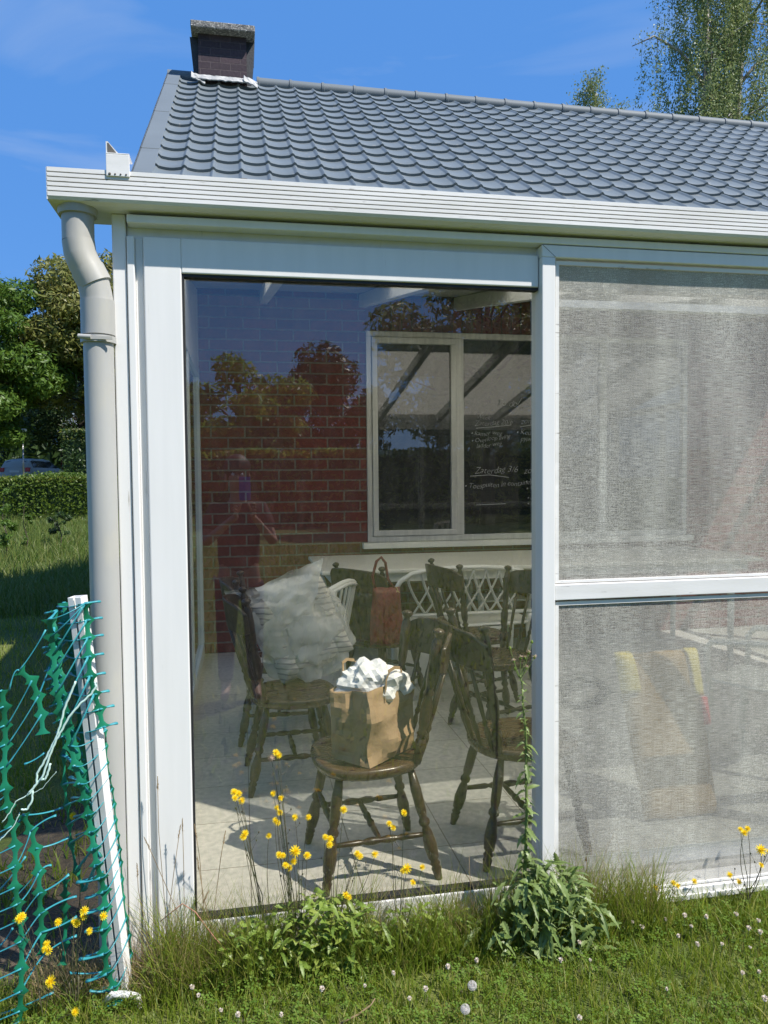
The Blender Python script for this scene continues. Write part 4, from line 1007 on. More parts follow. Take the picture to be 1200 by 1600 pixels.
ob = ribmb.build('rib', M['net'], net); ob.location = -NB; ob['kind'] = 'thing'; smooth_angle(ob, 50); del ob['kind']
ob = stmb.build('strand', M['strand'], net, smooth=True); ob.location = -NB
cdm = MB()
def cordline(px_, y): 
    w3 = P(px_, y); f = []
    for i in range(len(w3)-1):
        for k in range(5): f.append(w3[i].lerp(w3[i+1], k/5)+Vector((.0008*math.sin(len(f)*2.1), 0, .0008*math.cos(len(f)*1.7))))
    return f+[w3[-1]]
cdm.tube(cordline([(118,1065),(110,1085),(101,1106),(95,1130),(88,1152),(78,1172),(68,1192),(58,1208),(57,1225),(45,1240)], -.205), .0031, 8)
cdm.tube(cordline([(148,1066),(150,1073),(142,1085),(125,1100),(108,1120),(96,1142),(87,1158),(78,1180),(66,1215),(64,1218),(70,1218),(74,1210),(79,1193)], -.212), .0031, 8)
cdm.tube(cordline([(66,1214),(55,1228),(42,1243),(51,1236),(50,1252),(42,1265),(33,1265)], -.205), .0030, 8)
cdm.tube(cordline([(42,1243),(25,1252),(15,1270),(3,1286)], -.20), .0016, 6)
cdm.tube(cordline([(31,1270),(22,1290),(5,1308),(-6,1318)], -.20), .0016, 6)
cdm.tube(cordline([(88,1206),(80,1215),(66,1232),(50,1240)], -.20), .0008, 5)
tag(cdm.build('cord', M['cord'], None, smooth=True), 'pale green cord knotted to the netting beside the stake', 'cord')
wl = MB(); a, c, d = at(176, 1548, y=-.17), at(214, 1550, y=-.165), at(224, 1608, y=-.165)
dz_ = Vector((0, 0, -.010)); wl.tube([a+Vector((-.03, .01, -.045)), a+dz_, a.lerp(c, .7)+dz_, c+Vector((.003, 0, -.006))+dz_, c.lerp(d, .25)+dz_, d, d+Vector((.004, 0, -.06))], [.010, .011, .011, .011, .011, .011, .011], 10)
tag(wl.build('bent_profile', M['white_dirty'], None, smooth=True), 'bent white plastic tube lying in the grass at the foot of the stake', 'tube')

# ------------------------------------------------------------ lawn
def mesh_np(name, verts, faces, mt, parent=None):
    me = bpy.data.meshes.new(name)
    me.vertices.add(len(verts)); me.vertices.foreach_set('co', np.asarray(verts, np.float32).ravel())
    nf, k = faces.shape
    me.loops.add(nf*k); me.loops.foreach_set('vertex_index', faces.astype(np.int32).ravel())
    me.polygons.add(nf); me.polygons.foreach_set('loop_start', np.arange(0, nf*k, k, dtype=np.int32)); me.polygons.foreach_set('loop_total', np.full(nf, k, np.int32))
    me.update(calc_edges=True); me.validate()
    if mt: me.materials.append(mt)
    ob = bpy.data.objects.new(name, me); COL.objects.link(ob)
    if parent: ob.parent = parent
    return ob
def blades(name, xy, z0, hmin, hmax, wmin, wmax, lean, mt, segs=3, hscale=None):
    n = len(xy); h = nr.uniform(hmin, hmax, n)*(hscale if hscale is not None else 1); wd = nr.uniform(wmin, wmax, n); a = nr.uniform(0, 2*PI, n); la = nr.uniform(0, 2*PI, n); ln = nr.uniform(.1, lean, n)
    V = []
    for s_ in range(segs+1):
        t = s_/segs
        cx = xy[:, 0]+np.cos(la)*h*ln*t**1.8; cy = xy[:, 1]+np.sin(la)*h*ln*t**1.8; cz = z0+h*t*(1-.25*ln*t)
        w_ = wd*(1-t**1.6)*.5+.0001
        V.append(np.stack([cx-np.cos(a)*w_, cy-np.sin(a)*w_, cz], 1)); V.append(np.stack([cx+np.cos(a)*w_, cy+np.sin(a)*w_, cz], 1))
    V = np.stack(V, 1); k = 2*(segs+1); V = V.reshape(-1, 3)
    b = np.arange(n)[:, None]*k
    F = np.concatenate([b+np.array([[2*s_, 2*s_+1, 2*s_+3, 2*s_+2]]) for s_ in range(segs)], 1).reshape(-1, 4)
    return mesh_np(name, V, F, mt)
def scatter(n, x0, x1, y0, y1, keep=None):
    p = np.stack([nr.uniform(x0, x1, n), nr.uniform(y0, y1, n)], 1)
    if keep is not None: p = p[keep(p)]
    return p
def clump(p, s, seed=0):
    return np.array([noise.noise(Vector((q[0]*s, q[1]*s, seed))) for q in p])
front = lambda p: ~((p[:, 0] > -.02) & (p[:, 1] > -.012))
p_ = scatter(30000, -.55, 2.9, -.95, .0, front); cl_ = clump(p_, 7)
tag(blades('lawn_grass', p_, LAWN, .035, .085, .0022, .0048, .9, M['grass'], 3, 1+.55*cl_), kind='stuff')
p_ = scatter(5200, -.45, 2.9, -.20, .0, front)
tag(blades('tall_grass', p_, LAWN, .06, .15, .002, .0042, .8, M['grass'], 3, 1+.5*clump(p_, 5, 3)), kind='stuff')
p_ = scatter(1800, -.3, .45, -.16, .0, front)
tag(blades('dry_grass', p_, LAWN, .06, .20, .0012, .0024, .9, M['straw'], 3), kind='stuff')
p_ = scatter(14000, -3.6, -.02, .0, 7.5, lambda p: ((clump(p, 1.5, 4) > -.12) | (p[:, 1] > 2.2)) & (p[:, 0] > -.45-.42*p[:, 1]))
p_ = np.concatenate([p_, scatter(5000, -1.5, -.02, .0, 2.6, lambda p: clump(p, 3.5, 4) > -.02)]); tag(blades('side_lawn', p_, LAWN, .04, .13, .004, .009, 1.0, M['grass'], 2), kind='stuff')
p_ = scatter(26000, -7.5, -1.2, 7, 21.5, lambda p: p[:, 0] > -.5-.36*p[:, 1])
zz = np.array([terr(a, c) for a, c in p_]); tag(blades('meadow_grass', p_, zz, .10, .34, .010, .022, .8, M['far_grass'], 2, 1+.5*clump(p_, .8, 2)), kind='stuff')
p_ = scatter(30000, -7, 12, -16, -1.0); tag(blades('garden_grass', p_, LAWN, .04, .12, .012, .03, .9, M['grass'], 2), kind='stuff')
p_ = scatter(6500, .10, 1.85, -.18, -.015); tag(blades('weedy_grass', p_, LAWN, .09, .31, .0016, .0036, .7, M['grass'], 3, 1+.7*clump(p_, 6, 5)), kind='stuff')
p_ = scatter(1300, .02, 1.85, -.15, -.015); tag(blades('thin_stalks', p_, LAWN, .15, .36, .0010, .0018, .55, M['straw'], 3, 1+.7*clump(p_, 6, 8)), kind='stuff')
# clover leaves
p_ = scatter(7000, -.5, 2.9, -.9, -.02, front); p_ = p_[clump(p_, 4, 9) > -.15]
V = []; F = []
for q in p_:
    z = LAWN+rnd.uniform(.02, .06); s_ = rnd.uniform(.006, .0105); a0 = rnd.uniform(0, 6.3); tx, ty = rnd.uniform(-.4, .4), rnd.uniform(-.4, .4)
    for k in range(3):
        a = a0+k*2.094; b = len(V)
        for (r_, da) in ((.1, 0), (.75, .55), (1.25, .22), (1.25, -.22), (.75, -.55)):
            x = math.cos(a+da)*r_*s_; y = math.sin(a+da)*r_*s_; V.append((q[0]+x, q[1]+y, z+x*tx+y*ty))
        F.append((b, b+1, b+2, b+3, b+4))
tag(mesh_np('clover_leaves', np.array(V), np.array(F), M['clover']), kind='stuff')

# ------------------------------------------------------------ weeds and flowers
def petals(mb, c, r, n, up, layers=3):
    up = Vector(up).normalized(); x, y = mb.frame(up)
    for l in range(layers):
        k = max(5, int(n*(1-.22*l))); rr_ = r*(1-.27*l)
        for i in range(k):
            a = 2*PI*(i+.5*l)/k+rnd.uniform(-.1, .1); d = x*math.cos(a)+y*math.sin(a); s_ = up.cross(d); w_ = rr_*2.3/k
            b0 = Vector(c)+up*(.12*r*l); tip = b0+d*rr_+up*(.10+.22*l)*r
            mb.add([b0-s_*w_*.3, b0+d*rr_*.6-s_*w_*.6+up*.10*r, tip-s_*w_*.35, tip+s_*w_*.35, b0+d*rr_*.6+s_*w_*.6+up*.10*r, b0+s_*w_*.3], [(0, 1, 2, 3, 4, 5)])
def curve_stem(mb, a, c, r0, r1, bend=(0, 0, 0), n=8):
    a = Vector(a); c = Vector(c); b = Vector(bend)
    mb.tube([a.lerp(c, i/n)+b*(4*(i/n)*(1-i/n)) for i in range(n+1)], [r0+(r1-r0)*i/n for i in range(n+1)], 6)
def leaf(mb, base_, d, ln, wd, droop=.3, tooth=0, up=(0, 0, 1), seed=0, n=10, fold=.25):
    d = Vector(d).normalized(); up = Vector(up); s_ = d.cross(up)
    if s_.length < .05: s_ = Vector((1, 0, 0))
    s_.normalize(); u2 = s_.cross(d)
    mid = []; lft = []; rgt = []
    for i in range(n+1):
        t = i/n
        c = Vector(base_)+d*ln*t+Vector((0, 0, -droop*ln*t*t))+u2*.04*ln*math.sin(t*5+seed)
        w_ = wd*(math.sin(PI*min(1, t**.75*.97+.03))**.8)*(.55+.45*t if tooth else 1)
        if tooth: w_ *= (1-.5*tooth*((i+seed) % 2))
        mid.append(c); lft.append(c-s_*w_+u2*w_*fold); rgt.append(c+s_*w_+u2*w_*fold)
    k = len(mid); mb.add(lft+mid+rgt, [(i, i+1, k+i+1, k+i) for i in range(k-1)]+[(k+i, k+i+1, 2*k+i+1, 2*k+i) for i in range(k-1)])
def flowering(name, label, root_px, root_y, flowers, big=(), seeds=(), nl=7, lsize=.06, buds=6, group='yellow flowering weeds along the veranda'):
    root = at(*root_px, y=root_y); root.z = LAWN
    t = thing(name, label, 'plant', root, 0, group)
    stm = MB(); fl_ = []
    join = []
    for (fx, fy) in flowers:
        yv = root_y + rnd.uniform(-.06, .03); yv = min(yv, -.03)
        c = at(fx, fy, y=yv)-root
        # branch off a shared stalk
        src = Vector((c.x*.25, 0, c.z*rnd.uniform(.18, .45))) if c.z > .1 else Vector((0, 0, 0))
        if src.length > 0: curve_stem(stm, (c.x*.05*rnd.uniform(-1, 1), rnd.uniform(-.01, .01), 0), src, .0020, .0015, (rnd.uniform(-.006, .006), 0, 0), 4)
        curve_stem(stm, src, c, .0014, .0008, (rnd.uniform(-.012, .012), rnd.uniform(-.01, .01), 0))
        fl_.append((c, .0122 if (fx, fy) not in big else .0185))
        for _ in range(rnd.choice((0, 1, 2))):
            f = rnd.uniform(.45, .9); q = src.lerp(c, f); e_ = q+Vector((rnd.uniform(-.03, .03), rnd.uniform(-.01, .01), rnd.uniform(.015, .045)))
            curve_stem(stm, q, e_, .0007, .0005, (0, 0, -.004), 4); stm.ball(e_, .0026, 6, 4, (1, 1, 1.5))
    for (fx, fy) in seeds:
        c = at(fx, fy, y=root_y-.02)-root; curve_stem(stm, (0, 0, 0), c, .0024, .0012, (.012, 0, 0))
        sm = MB(); sm.ball(c, .006, 8, 6)
        for k in range(60):
            d = Vector((rnd.gauss(0, 1), rnd.gauss(0, 1), rnd.gauss(.3, 1))).normalized(); sm.tube([c, c+d*rnd.uniform(.008, .013)], [.0009, .0005], 3)
        sm.build('seed_head', M['seedhead'], t)
    stm.build('stem', M['thin_stem'], t, smooth=True)
    for c, r_ in fl_:
        f = MB(); petals(f, c, r_*rnd.uniform(.85, 1.1), 13 if r_ > .012 else 9, (rnd.uniform(-.5, .5), -.75, rnd.uniform(.3, 1.0)), 4 if r_ > .012 else 3)
        f.build('flower', M['yellow'], t)
    if nl:
        lm = MB()
        for k in range(nl):
            a = rnd.uniform(0, 2*PI); leaf(lm, (rnd.uniform(-.02, .02), rnd.uniform(-.02, .02), rnd.uniform(0, .03)), (math.cos(a), min(.15, math.sin(a)), rnd.uniform(.4, 1.4)), lsize*rnd.uniform(.7, 1.3), lsize*.17, .5, .5, seed=k)
        lm.build('leaf', M['weed'], t)
    return t
flowering('hawkbit', 'spindly yellow hawkbit left of the big bloom with tall thin branches', (425, 1520), -.10, [(373,1240),(367,1247),(378,1251),(383,1302),(380,1308),(420,1306),(366,1238)], nl=8)
flowering('hawkbit', 'tall yellow hawkbit with a brown seed head near the pane centre', (462, 1520), -.11, [(431,1176),(436,1180),(427,1240),(439,1247),(433,1262),(437,1270),(430,1282),(434,1286)], seeds=[(424,1185)], nl=9, lsize=.07)
flowering('hawkbit', 'yellow hawkbit with the largest open bloom before the front chair', (470, 1525), -.14, [(461,1330),(436,1336),(442,1337),(446,1352),(452,1356),(459,1346),(480,1337),(461,1277),(482,1277)], big=[(461,1330)], nl=12, lsize=.08)
flowering('hawkbit', 'yellow hawkbit with small blooms before the paper bag chair legs', (520, 1530), -.12, [(508,1308),(516,1311),(515,1320),(537,1265),(558,1334),(562,1338),(586,1335),(540,1398),(545,1402)], nl=10, lsize=.08)
flowering('hawkbit', 'yellow hawkbit with one large bloom right of the front chair leg', (622, 1515), -.10, [(636,1357),(629,1361),(631,1270),(608,1287),(614,1293),(660,1355),(645,1379)], big=[(636,1357)], nl=8, lsize=.06)
flowering('hawkbit', 'yellow hawkbit with three blooms at the right edge by the screen', (1170, 1430), -.09, [(1157,1296),(1163,1301),(1168,1295),(1189,1328),(1200,1331),(1189,1352),(1140,1367),(1154,1378)], big=[(1189,1328)], nl=7, lsize=.05)
flowering('hawkbit', 'low yellow hawkbit under the screen sill', (1045, 1450), -.07, [(1052,1380),(1058,1384),(1085,1377),(1024,1387)], nl=6, lsize=.045)
flowering('hawkbit', 'yellow hawkbit clump growing through the green netting', (118, 1590), -.17, [(132,1423),(131,1431),(116,1439),(120,1443),(140,1455),(162,1431),(91,1441),(73,1475),(70,1483),(76,1485)], nl=8, lsize=.06)
flowering('hawkbit', 'low yellow hawkbit in the bottom left corner of the grass', (70, 1605), -.20, [(80,1534),(118,1581),(34,1432),(30,1436)], big=[(80,1534)], nl=8, lsize=.05)
flowering('hawkbit', 'single yellow bloom in the shade behind the netting', (118, 1500), .35, [(114,1275)], nl=3, lsize=.05)
# broad-leaf clump
def leafclump(name, label, px, y, n, ln, wd, spread, mt, tooth=.45, cat='plant', hz=.12):
    c = at(*px, y=y); c.z = LAWN; mb = MB()
    for k in range(n):
        a = rnd.uniform(0, 2*PI); sx_ = rnd.gauss(0, .55); o_ = Vector((sx_*spread, rnd.uniform(-.07, .02), hz*rnd.uniform(0, 1)*max(.2, 1-sx_*sx_*.4)))
        leaf(mb, c+o_, (math.cos(a), -abs(math.sin(a))*.7, rnd.uniform(-.2, 1.3)), ln*rnd.uniform(.5, 1.25), wd*rnd.uniform(.7, 1.2), rnd.uniform(.0, .9), tooth, seed=k, up=(rnd.uniform(-.4, .4), rnd.uniform(-.7, 0), 1))
    return tag(mb.build(name, mt, None, smooth=True), label, cat)
leafclump('dandelion_clump', 'broad leafy green weeds at the foot of the door left of centre', (400, 1510), -.09, 260, .040, .0105, .13, M['weed'], hz=.20)
leafclump('dandelion_clump', 'dense leafy green clump under the large yellow bloom', (505, 1515), -.11, 560, .046, .0105, .20, M['weed'], hz=.27)
leafclump('nettle_clump', 'small leafy weed at the corner post base', (245, 1500), -.06, 60, .034, .009, .05, M['weed'])
leafclump('dandelion_clump', 'leafy clump between the hawkbit and the sow thistle', (650, 1520), -.07, 330, .036, .0088, .22, M['weed'], hz=.17)
leafclump('dock_clump', 'leafy weeds in the dry grass right of the sow thistle', (985, 1450), -.07, 170, .036, .009, .16, M['thistle'], hz=.09)
# sow thistle
st_root = at(822, 1492, y=-.11); st_root.z = LAWN
sth = thing('sow_thistle', 'tall sow thistle with jagged leaves in front of the mullion', 'plant', st_root)
stemp = [(822,1490),(818,1420),(821,1340),(823,1270),(822,1200),(822,1150),(817,1100),(816,1070),(813,1055)]
ys_ = [-.11, -.12, -.13, -.125, -.12, -.12, -.12, -.12, -.12]
sp3 = [at(a, c, y=ys_[i])-st_root for i, (a, c) in enumerate(stemp)]; sp3[0] = Vector((0, 0, 0))
q = MB(); q.tube(sp3, [.0068, .0064, .006, .0052, .0045, .004, .0032, .0026, .002], 8)
tops_ = [(803,1033),(813,1028),(820,1028),(822,1043),(826,1020),(835,1027),(831,1003),(797,1013),(805,1045)]
for tx, ty in tops_:
    e_ = at(tx, ty, y=-.12+rnd.uniform(-.02, .02))-st_root; curve_stem(q, sp3[-1]+Vector((0, 0, -.01)), e_, .0015, .001, (0, 0, -.006))
q.tube([at(822, 1470, y=-.13)-st_root, at(838, 1462, y=-.16)-st_root, at(800, 1510, y=-.22)-st_root, at(775, 1555, y=-.26)-st_root], [.006, .006, .005, .004], 7)
q.build('stem', M['thistle'], sth, smooth=True)
bd = MB()
for tx, ty in tops_:
    e_ = at(tx, ty, y=-.12)-st_root; bd.lathe(e_+Vector((0, 0, -.006)), e_+Vector((0, 0, .006)), [(0, .002), (.3, .0055), (.7, .004), (1, .003)], 8)
bd.build('bud', M['weed'], sth, smooth=True)
tf = MB()
for tx, ty in tops_[:6]:
    e_ = at(tx, ty, y=-.12)-st_root
    for k in range(34):
        d = Vector((rnd.gauss(0, .8), rnd.gauss(0, .8), rnd.uniform(.2, 1.2))).normalized(); tf.tube([e_+Vector((0, 0, .004)), e_+d*rnd.uniform(.007, .012)], [.0008, .0005], 3)
tf.build('tuft', M['seedhead'], sth)
lm = MB()
def onst(f):
    x = f*(len(sp3)-1); i = min(int(x), len(sp3)-2); return sp3[i].lerp(sp3[i+1], x-i)
for k in range(120):
    f = 1-(k/120)**.7*.98; f = max(.03, f-.03)
    a = k*2.4+rnd.uniform(-.5, .5); low = 1-f
    ln = (.016+.085*low**1.3)*rnd.uniform(.55, 1.3)
    dv = Vector((math.cos(a), -.7*abs(math.sin(a))+.15, rnd.uniform(-.3, 1.5)))
    leaf(lm, onst(f), dv, ln*.85, ln*.19+.002, rnd.uniform(.0, 1.2), .8, seed=k, n=11, fold=rnd.uniform(.1, .6), up=(rnd.uniform(-.5, .5), rnd.uniform(-.6, .2), 1))
for k in range(560):   # bushy skirt leaning to the right
    bx_ = rnd.gauss(.055, .105); b_ = Vector((bx_, rnd.uniform(-.12, .03), rnd.uniform(.0, .31)*max(.12, 1-((bx_-.04)/.27)**2)))
    a = rnd.uniform(0, 2*PI); dv = Vector((math.cos(a)+.1, -.45-.35*math.sin(a), rnd.uniform(-.7, 1.1)))
    leaf(lm, b_, dv, rnd.uniform(.032, .085), rnd.uniform(.009, .018), rnd.uniform(.0, 1.1), .82, seed=k, n=11, fold=rnd.uniform(.1, .6), up=(rnd.uniform(-.5, .5), rnd.uniform(-.6, .2), 1))
for k in range(5):
    p0 = Vector((rnd.uniform(-.03, .04), rnd.uniform(-.04, 0), 0)); e_ = p0+Vector((rnd.uniform(-.07, .16), rnd.uniform(-.06, 0), rnd.uniform(.14, .27)))
    lm.tube([p0, p0.lerp(e_, .5)+Vector((-.01, 0, .02)), e_], [.0045, .0038, .0025], 6)
    for q_ in range(12):
        a = rnd.uniform(0, 6.28); leaf(lm, p0.lerp(e_, .3+.7*q_/12), (math.cos(a), -.5, rnd.uniform(-.2, 1)), rnd.uniform(.03, .08), .015, .6, .8, seed=q_, n=11, fold=.4)
lm.build('leaf', M['thistle'], sth, smooth=False)
# clover flowers, dandelion clocks, grass stalks, dead stems
def headflower():
    t = MB(); 
    t.tube([(0, 0, 0), (.004, 0, .03), (.002, 0, .062)], [.0010, .0009, .0009], 5)
    return t
cfl = [(597,1478),(565,1480),(516,1425),(570,1540),(503,1545),(640,1560),(700,1510),(745,1500),(905,1472),(865,1447),(876,1500),(922,1500),(988,1440),(1003,1448),(1040,1436),(1070,1430),(1080,1447),(1104,1432),(1060,1462),(1090,1475),(1128,1475),(1150,1428),(1170,1450),(1185,1438),(1172,1480),(1188,1456),(1195,1560),(1160,1520),(1186,1518),(1042,1545),(905,1590),(300,1542),(310,1555),(345,1578),(372,1585),(545,1495),(577,1430),(665,1545),(615,1520),(440,1585)]
src_cf = None
for i, (fx, fy) in enumerate(cfl):
    hz = rnd.uniform(.055, .085) if fy > 1470 else rnd.uniform(.05, .10)
    c = at(fx, fy, z=LAWN+hz)
    if c.y > -.03: c = at(fx, fy, y=-.045)
    if src_cf is None:
        src_cf = thing('clover_flower', 'small whitish clover flower head standing in the lawn before the veranda', 'flower', group='white clover flowers in the lawn')
        q = MB(); q.tube([(0, 0, -.11), (.004, 0, -.05), (0, 0, 0)], [.001]*3, 5); q.build('stem', M['stem'], src_cf)
        q = MB()
        for k in range(70):
            d = Vector((rnd.gauss(0, 1), rnd.gauss(0, 1), rnd.gauss(.25, .9))).normalized(); x_, y_ = q.frame(d); r_ = rnd.uniform(.0060, .0082)
            q.add([d*.002-x_*.0008, d*r_*.7-x_*.0014, d*r_, d*r_*.7+x_*.0014, d*.002+x_*.0008], [(0, 1, 2, 3, 4)])
        q.build('petals', M['cloverflower'], src_cf)
        o_ = src_cf
    else: o_ = copy_tree(src_cf, (0, 0, 0), rnd.uniform(0, 6))
    o_.location = c; o_.scale = (1.0+rnd.uniform(-.25, .3),)*3
dcl = None
for (fx, fy, lb) in ((738, 1540, 'upper white dandelion clock in the lawn below the sow thistle'), (727, 1577, 'lower white dandelion clock near the bottom edge of the lawn')):
    c = at(fx, fy, z=LAWN+.075)
    if dcl is None:
        dcl = thing('dandelion_clock', lb, 'flower', c, 0, 'white dandelion clocks in the lawn')
        q = MB(); q.tube([(0, 0, -.12), (.003, 0, -.05), (0, 0, 0)], [.0013]*3, 6); q.build('stem', M['stem'], dcl)
        q = MB(); q.ball((0, 0, 0), .0035, 8, 6)
        for k in range(190):
            d = Vector((rnd.gauss(0, 1), rnd.gauss(0, 1), rnd.gauss(0, 1))).normalized(); q.tube([d*.003, d*.0125], [.00022, .0002], 3); x_, y_ = q.frame(d)
            for j in range(5): a = j*1.257; q.add([d*.0125, d*.0138+(x_*math.cos(a)+y_*math.sin(a))*.0034, d*.0138+(x_*math.cos(a+.35)+y_*math.sin(a+.35))*.0034], [(0, 1, 2)])
        q.build('fluff', M['fluff'], dcl)
    else: copy_tree(dcl, c, 1.0, lb)
def stalk(label, pts, y, headlen=.05, mt='straw', cat='grass stalk', head=True, r_=.0011):
    w3 = [at(a, c, y=y) for a, c in pts]
    t = thing('grass_stalk', label, cat, w3[0], 0, 'tall dry grass stalks by the corner post')
    loc = [q-w3[0] for q in w3]; MB().tube(loc, [r_]*len(loc), 5).build('stem', M['straw'], t, smooth=True)
    if head:
        h = MB(); d = (loc[-1]-loc[-2]).normalized()
        for k in range(26):
            f = k/26; b_ = loc[-1]-d*headlen*(1-f)
            s_ = Vector((rnd.uniform(-1, 1), rnd.uniform(-1, 1), rnd.uniform(-.2, .6))).normalized(); e_ = b_+d*.008+s_*.006*(1.2-f)
            x_ = d.cross(s_).normalized()*.0012; h.add([b_, (b_+e_)/2+x_, e_, (b_+e_)/2-x_], [(0, 1, 2, 3)])
        h.build('seed_head', M['straw'], t)
    return t
for i, (pp, yy_, lb) in enumerate([
    ([(262,1510),(258,1420),(248,1300),(246,1215)], -.05, 'tall dry grass stalk rising before the white wall profile'),
    ([(250,1520),(262,1440),(272,1360),(282,1290)], -.07, 'dry grass stalk leaning right over the door stile'),
    ([(300,1520),(275,1420),(240,1340),(226,1310)], -.08, 'dry grass stalk bending left across the corner post'),
    ([(290,1525),(288,1440),(287,1350),(285,1280)], -.05, 'straight dry stalk along the left edge of the glass'),
    ([(330,1510),(318,1420),(312,1340),(304,1290)], -.06, 'dry stalk in front of the lower left pane corner'),
    ([(320,1515),(335,1420),(345,1340),(352,1300)], -.07, 'dark headed grass stalk against the sunlit floor'),
    ([(350,1520),(330,1450),(318,1400),(308,1340)], -.09, 'dry stalk crossing leftward over the pane corner'),
    ([(240,1530),(228,1450),(216,1390),(214,1350)], -.07, 'dry stalk beside the stake foot leaning left'),
    ([(275,1530),(310,1450),(318,1410),(326,1392)], -.11, 'dark tipped short stalk at the black gasket corner'),
    ([(740,1500),(738,1440),(735,1390),(733,1338)], -.08, 'brown dead stalk standing left of the sow thistle'),
    ([(915,1420),(917,1390),(917,1365),(916,1342)], -.07, 'brown stalk with a faded head before the screen')]):
    stalk(lb, pp, yy_, head=i not in (9,), headlen=.045 if i < 9 else .012)
q = MB(); q.tube([at(250, 1440, y=-.10), at(285, 1412, y=-.11), at(305, 1425, y=-.12), at(335, 1465, y=-.13), at(375, 1508, y=-.13)], [.0014, .0018, .002, .002, .0022], 6)
tag(q.build('dead_stem', mk('reddish_stem', (.32, .16, .10), rough=.7), None, smooth=True), 'bent reddish dead stem arching over the pane corner', 'stem')
q = MB(); q.tube([at(530, 1600, y=-.40), at(560, 1585, y=-.38), at(580, 1570, y=-.37), at(586, 1560, y=-.36)], [.003, .003, .0025, .002], 6)
tag(q.build('straw_stem', M['straw'], None, smooth=True), 'pale straw stem lying on the lawn at the bottom edge', 'stem')
q = MB(); q.tube([at(943, 1410, y=-.06), at(950, 1390, y=-.07), at(960, 1376, y=-.07), at(966, 1374, y=-.07)], [.0014, .0013, .0012, .001], 6)
tag(q.build('dead_stem', mk('dark_stem', (.10, .05, .04), rough=.7), None, smooth=True), 'short dark curved stem before the screen sill', 'stem')

# ------------------------------------------------------------ trees, hedges
def leafcloud(clumps, n, size, aspect=.6, droop=.0, shell=.75):
    """n leaf quads (bent) spread through ellipsoid clumps"""
    cl_ = np.array([[*c, *r] for c, r in clumps]); vol = (cl_[:, 3]*cl_[:, 4]*cl_[:, 5])**(2/3); idx = nr.choice(len(cl_), n, p=vol/vol.sum())
    d = nr.normal(size=(n, 3)); d /= np.linalg.norm(d, axis=1)[:, None]; rad = shell+(1-shell)*nr.uniform(0, 1, n); rad = np.where(nr.uniform(0, 1, n) < .25, rad*nr.uniform(.3, 1, n), rad)*nr.uniform(.85, 1.12, n)
    c = cl_[idx, :3]+d*cl_[idx, 3:]*rad[:, None]
    nrm = d+nr.normal(size=(n, 3))*.75+np.array([0, 0, .35]); nrm /= np.linalg.norm(nrm, axis=1)[:, None]
    t = np.cross(nrm, nr.normal(size=(n, 3))); t /= np.linalg.norm(t, axis=1)[:, None]
    b = np.cross(nrm, t); s = size*nr.uniform(.6, 1.35, n)[:, None]
    V = np.stack([c-t*s, c+b*s*aspect*.5-t*s*.1, c+t*s, c-b*s*aspect*.5-t*s*.1], 1).reshape(-1, 3)
    F = np.arange(n*4).reshape(-1, 4); return V, F
def tree(name, label, base_, h, crown, nleaf, lsize, mt, trunk_r=.25, group=None, nclump=46, seed=1, crown_z=.35, bark='bark'):
    r_ = random.Random(seed); bx, by = base_; bz = terr(bx, by)
    t = thing(name, label, 'tree', (bx, by, bz), 0, group)
    cz = h*(crown_z+(1-crown_z)/2); rz = h*(1-crown_z)/2
    cl_ = []; br = MB()
    tp = [(0, 0, -.1), (.05, 0, h*.25), (-.05, .05, h*.5), (.0, 0, h*.86)]; br.tube(tp, [trunk_r*1.25, trunk_r, trunk_r*.7, trunk_r*.15], 10)
    for k in range(nclump):
        while True:
            d = Vector((r_.uniform(-1, 1), r_.uniform(-1, 1), r_.uniform(-1, 1)))
            if .35 < d.length < 1: break
        wz = 1-.35*max(0, d.z)
        c = Vector((d.x*crown*wz, d.y*crown*wz, cz+d.z*rz)); s_ = crown*r_.uniform(.16, .36)
        cl_.append((c, (s_*1.1, s_*1.1, s_*.75)))
        q0 = Vector((0, 0, min(c.z*.75, h*.75))); br.tube([q0, q0.lerp(c, .5)+Vector((0, 0, .1*s_)), c], [trunk_r*.28, trunk_r*.16, trunk_r*.05], 5)
    br.build('trunk', M[bark], t, smooth=True)
    V, F = leafcloud(cl_, nleaf, lsize); mesh_np('crown', V, F, mt, t)
    return t
tree('linden_tree', 'tall yellowish green linden behind the downpipe', (-6.2, 38), 13.0, 3.9, 52000, .16, M['linden'], .3, seed=3, crown_z=.24, nclump=80)
tree('maple_tree', 'mid green broadleaf tree at the left picture edge over the parked car', (-11.7, 36), 11.0, 3.5, 52000, .15, M['maple'], .28, seed=5, crown_z=.16, nclump=80)
tree('linden_tree', 'dark tree between the linden and the left maple in the background', (-9.8, 50), 11.6, 4.4, 22000, .19, M['dark_leaf'], .3, seed=8, crown_z=.16, nclump=60)
tree('linden_tree', 'dense green tree far behind the hedge hidden by the corner post', (-1.0, 44), 10.0, 4.2, 20000, .2, M['maple'], .3, seed=9, crown_z=.16)
tree('dark_tree', 'dark distant tree far left behind the maple', (-19, 52), 11, 5, 16000, .24, M['dark_leaf'], .3, seed=10, crown_z=.12)
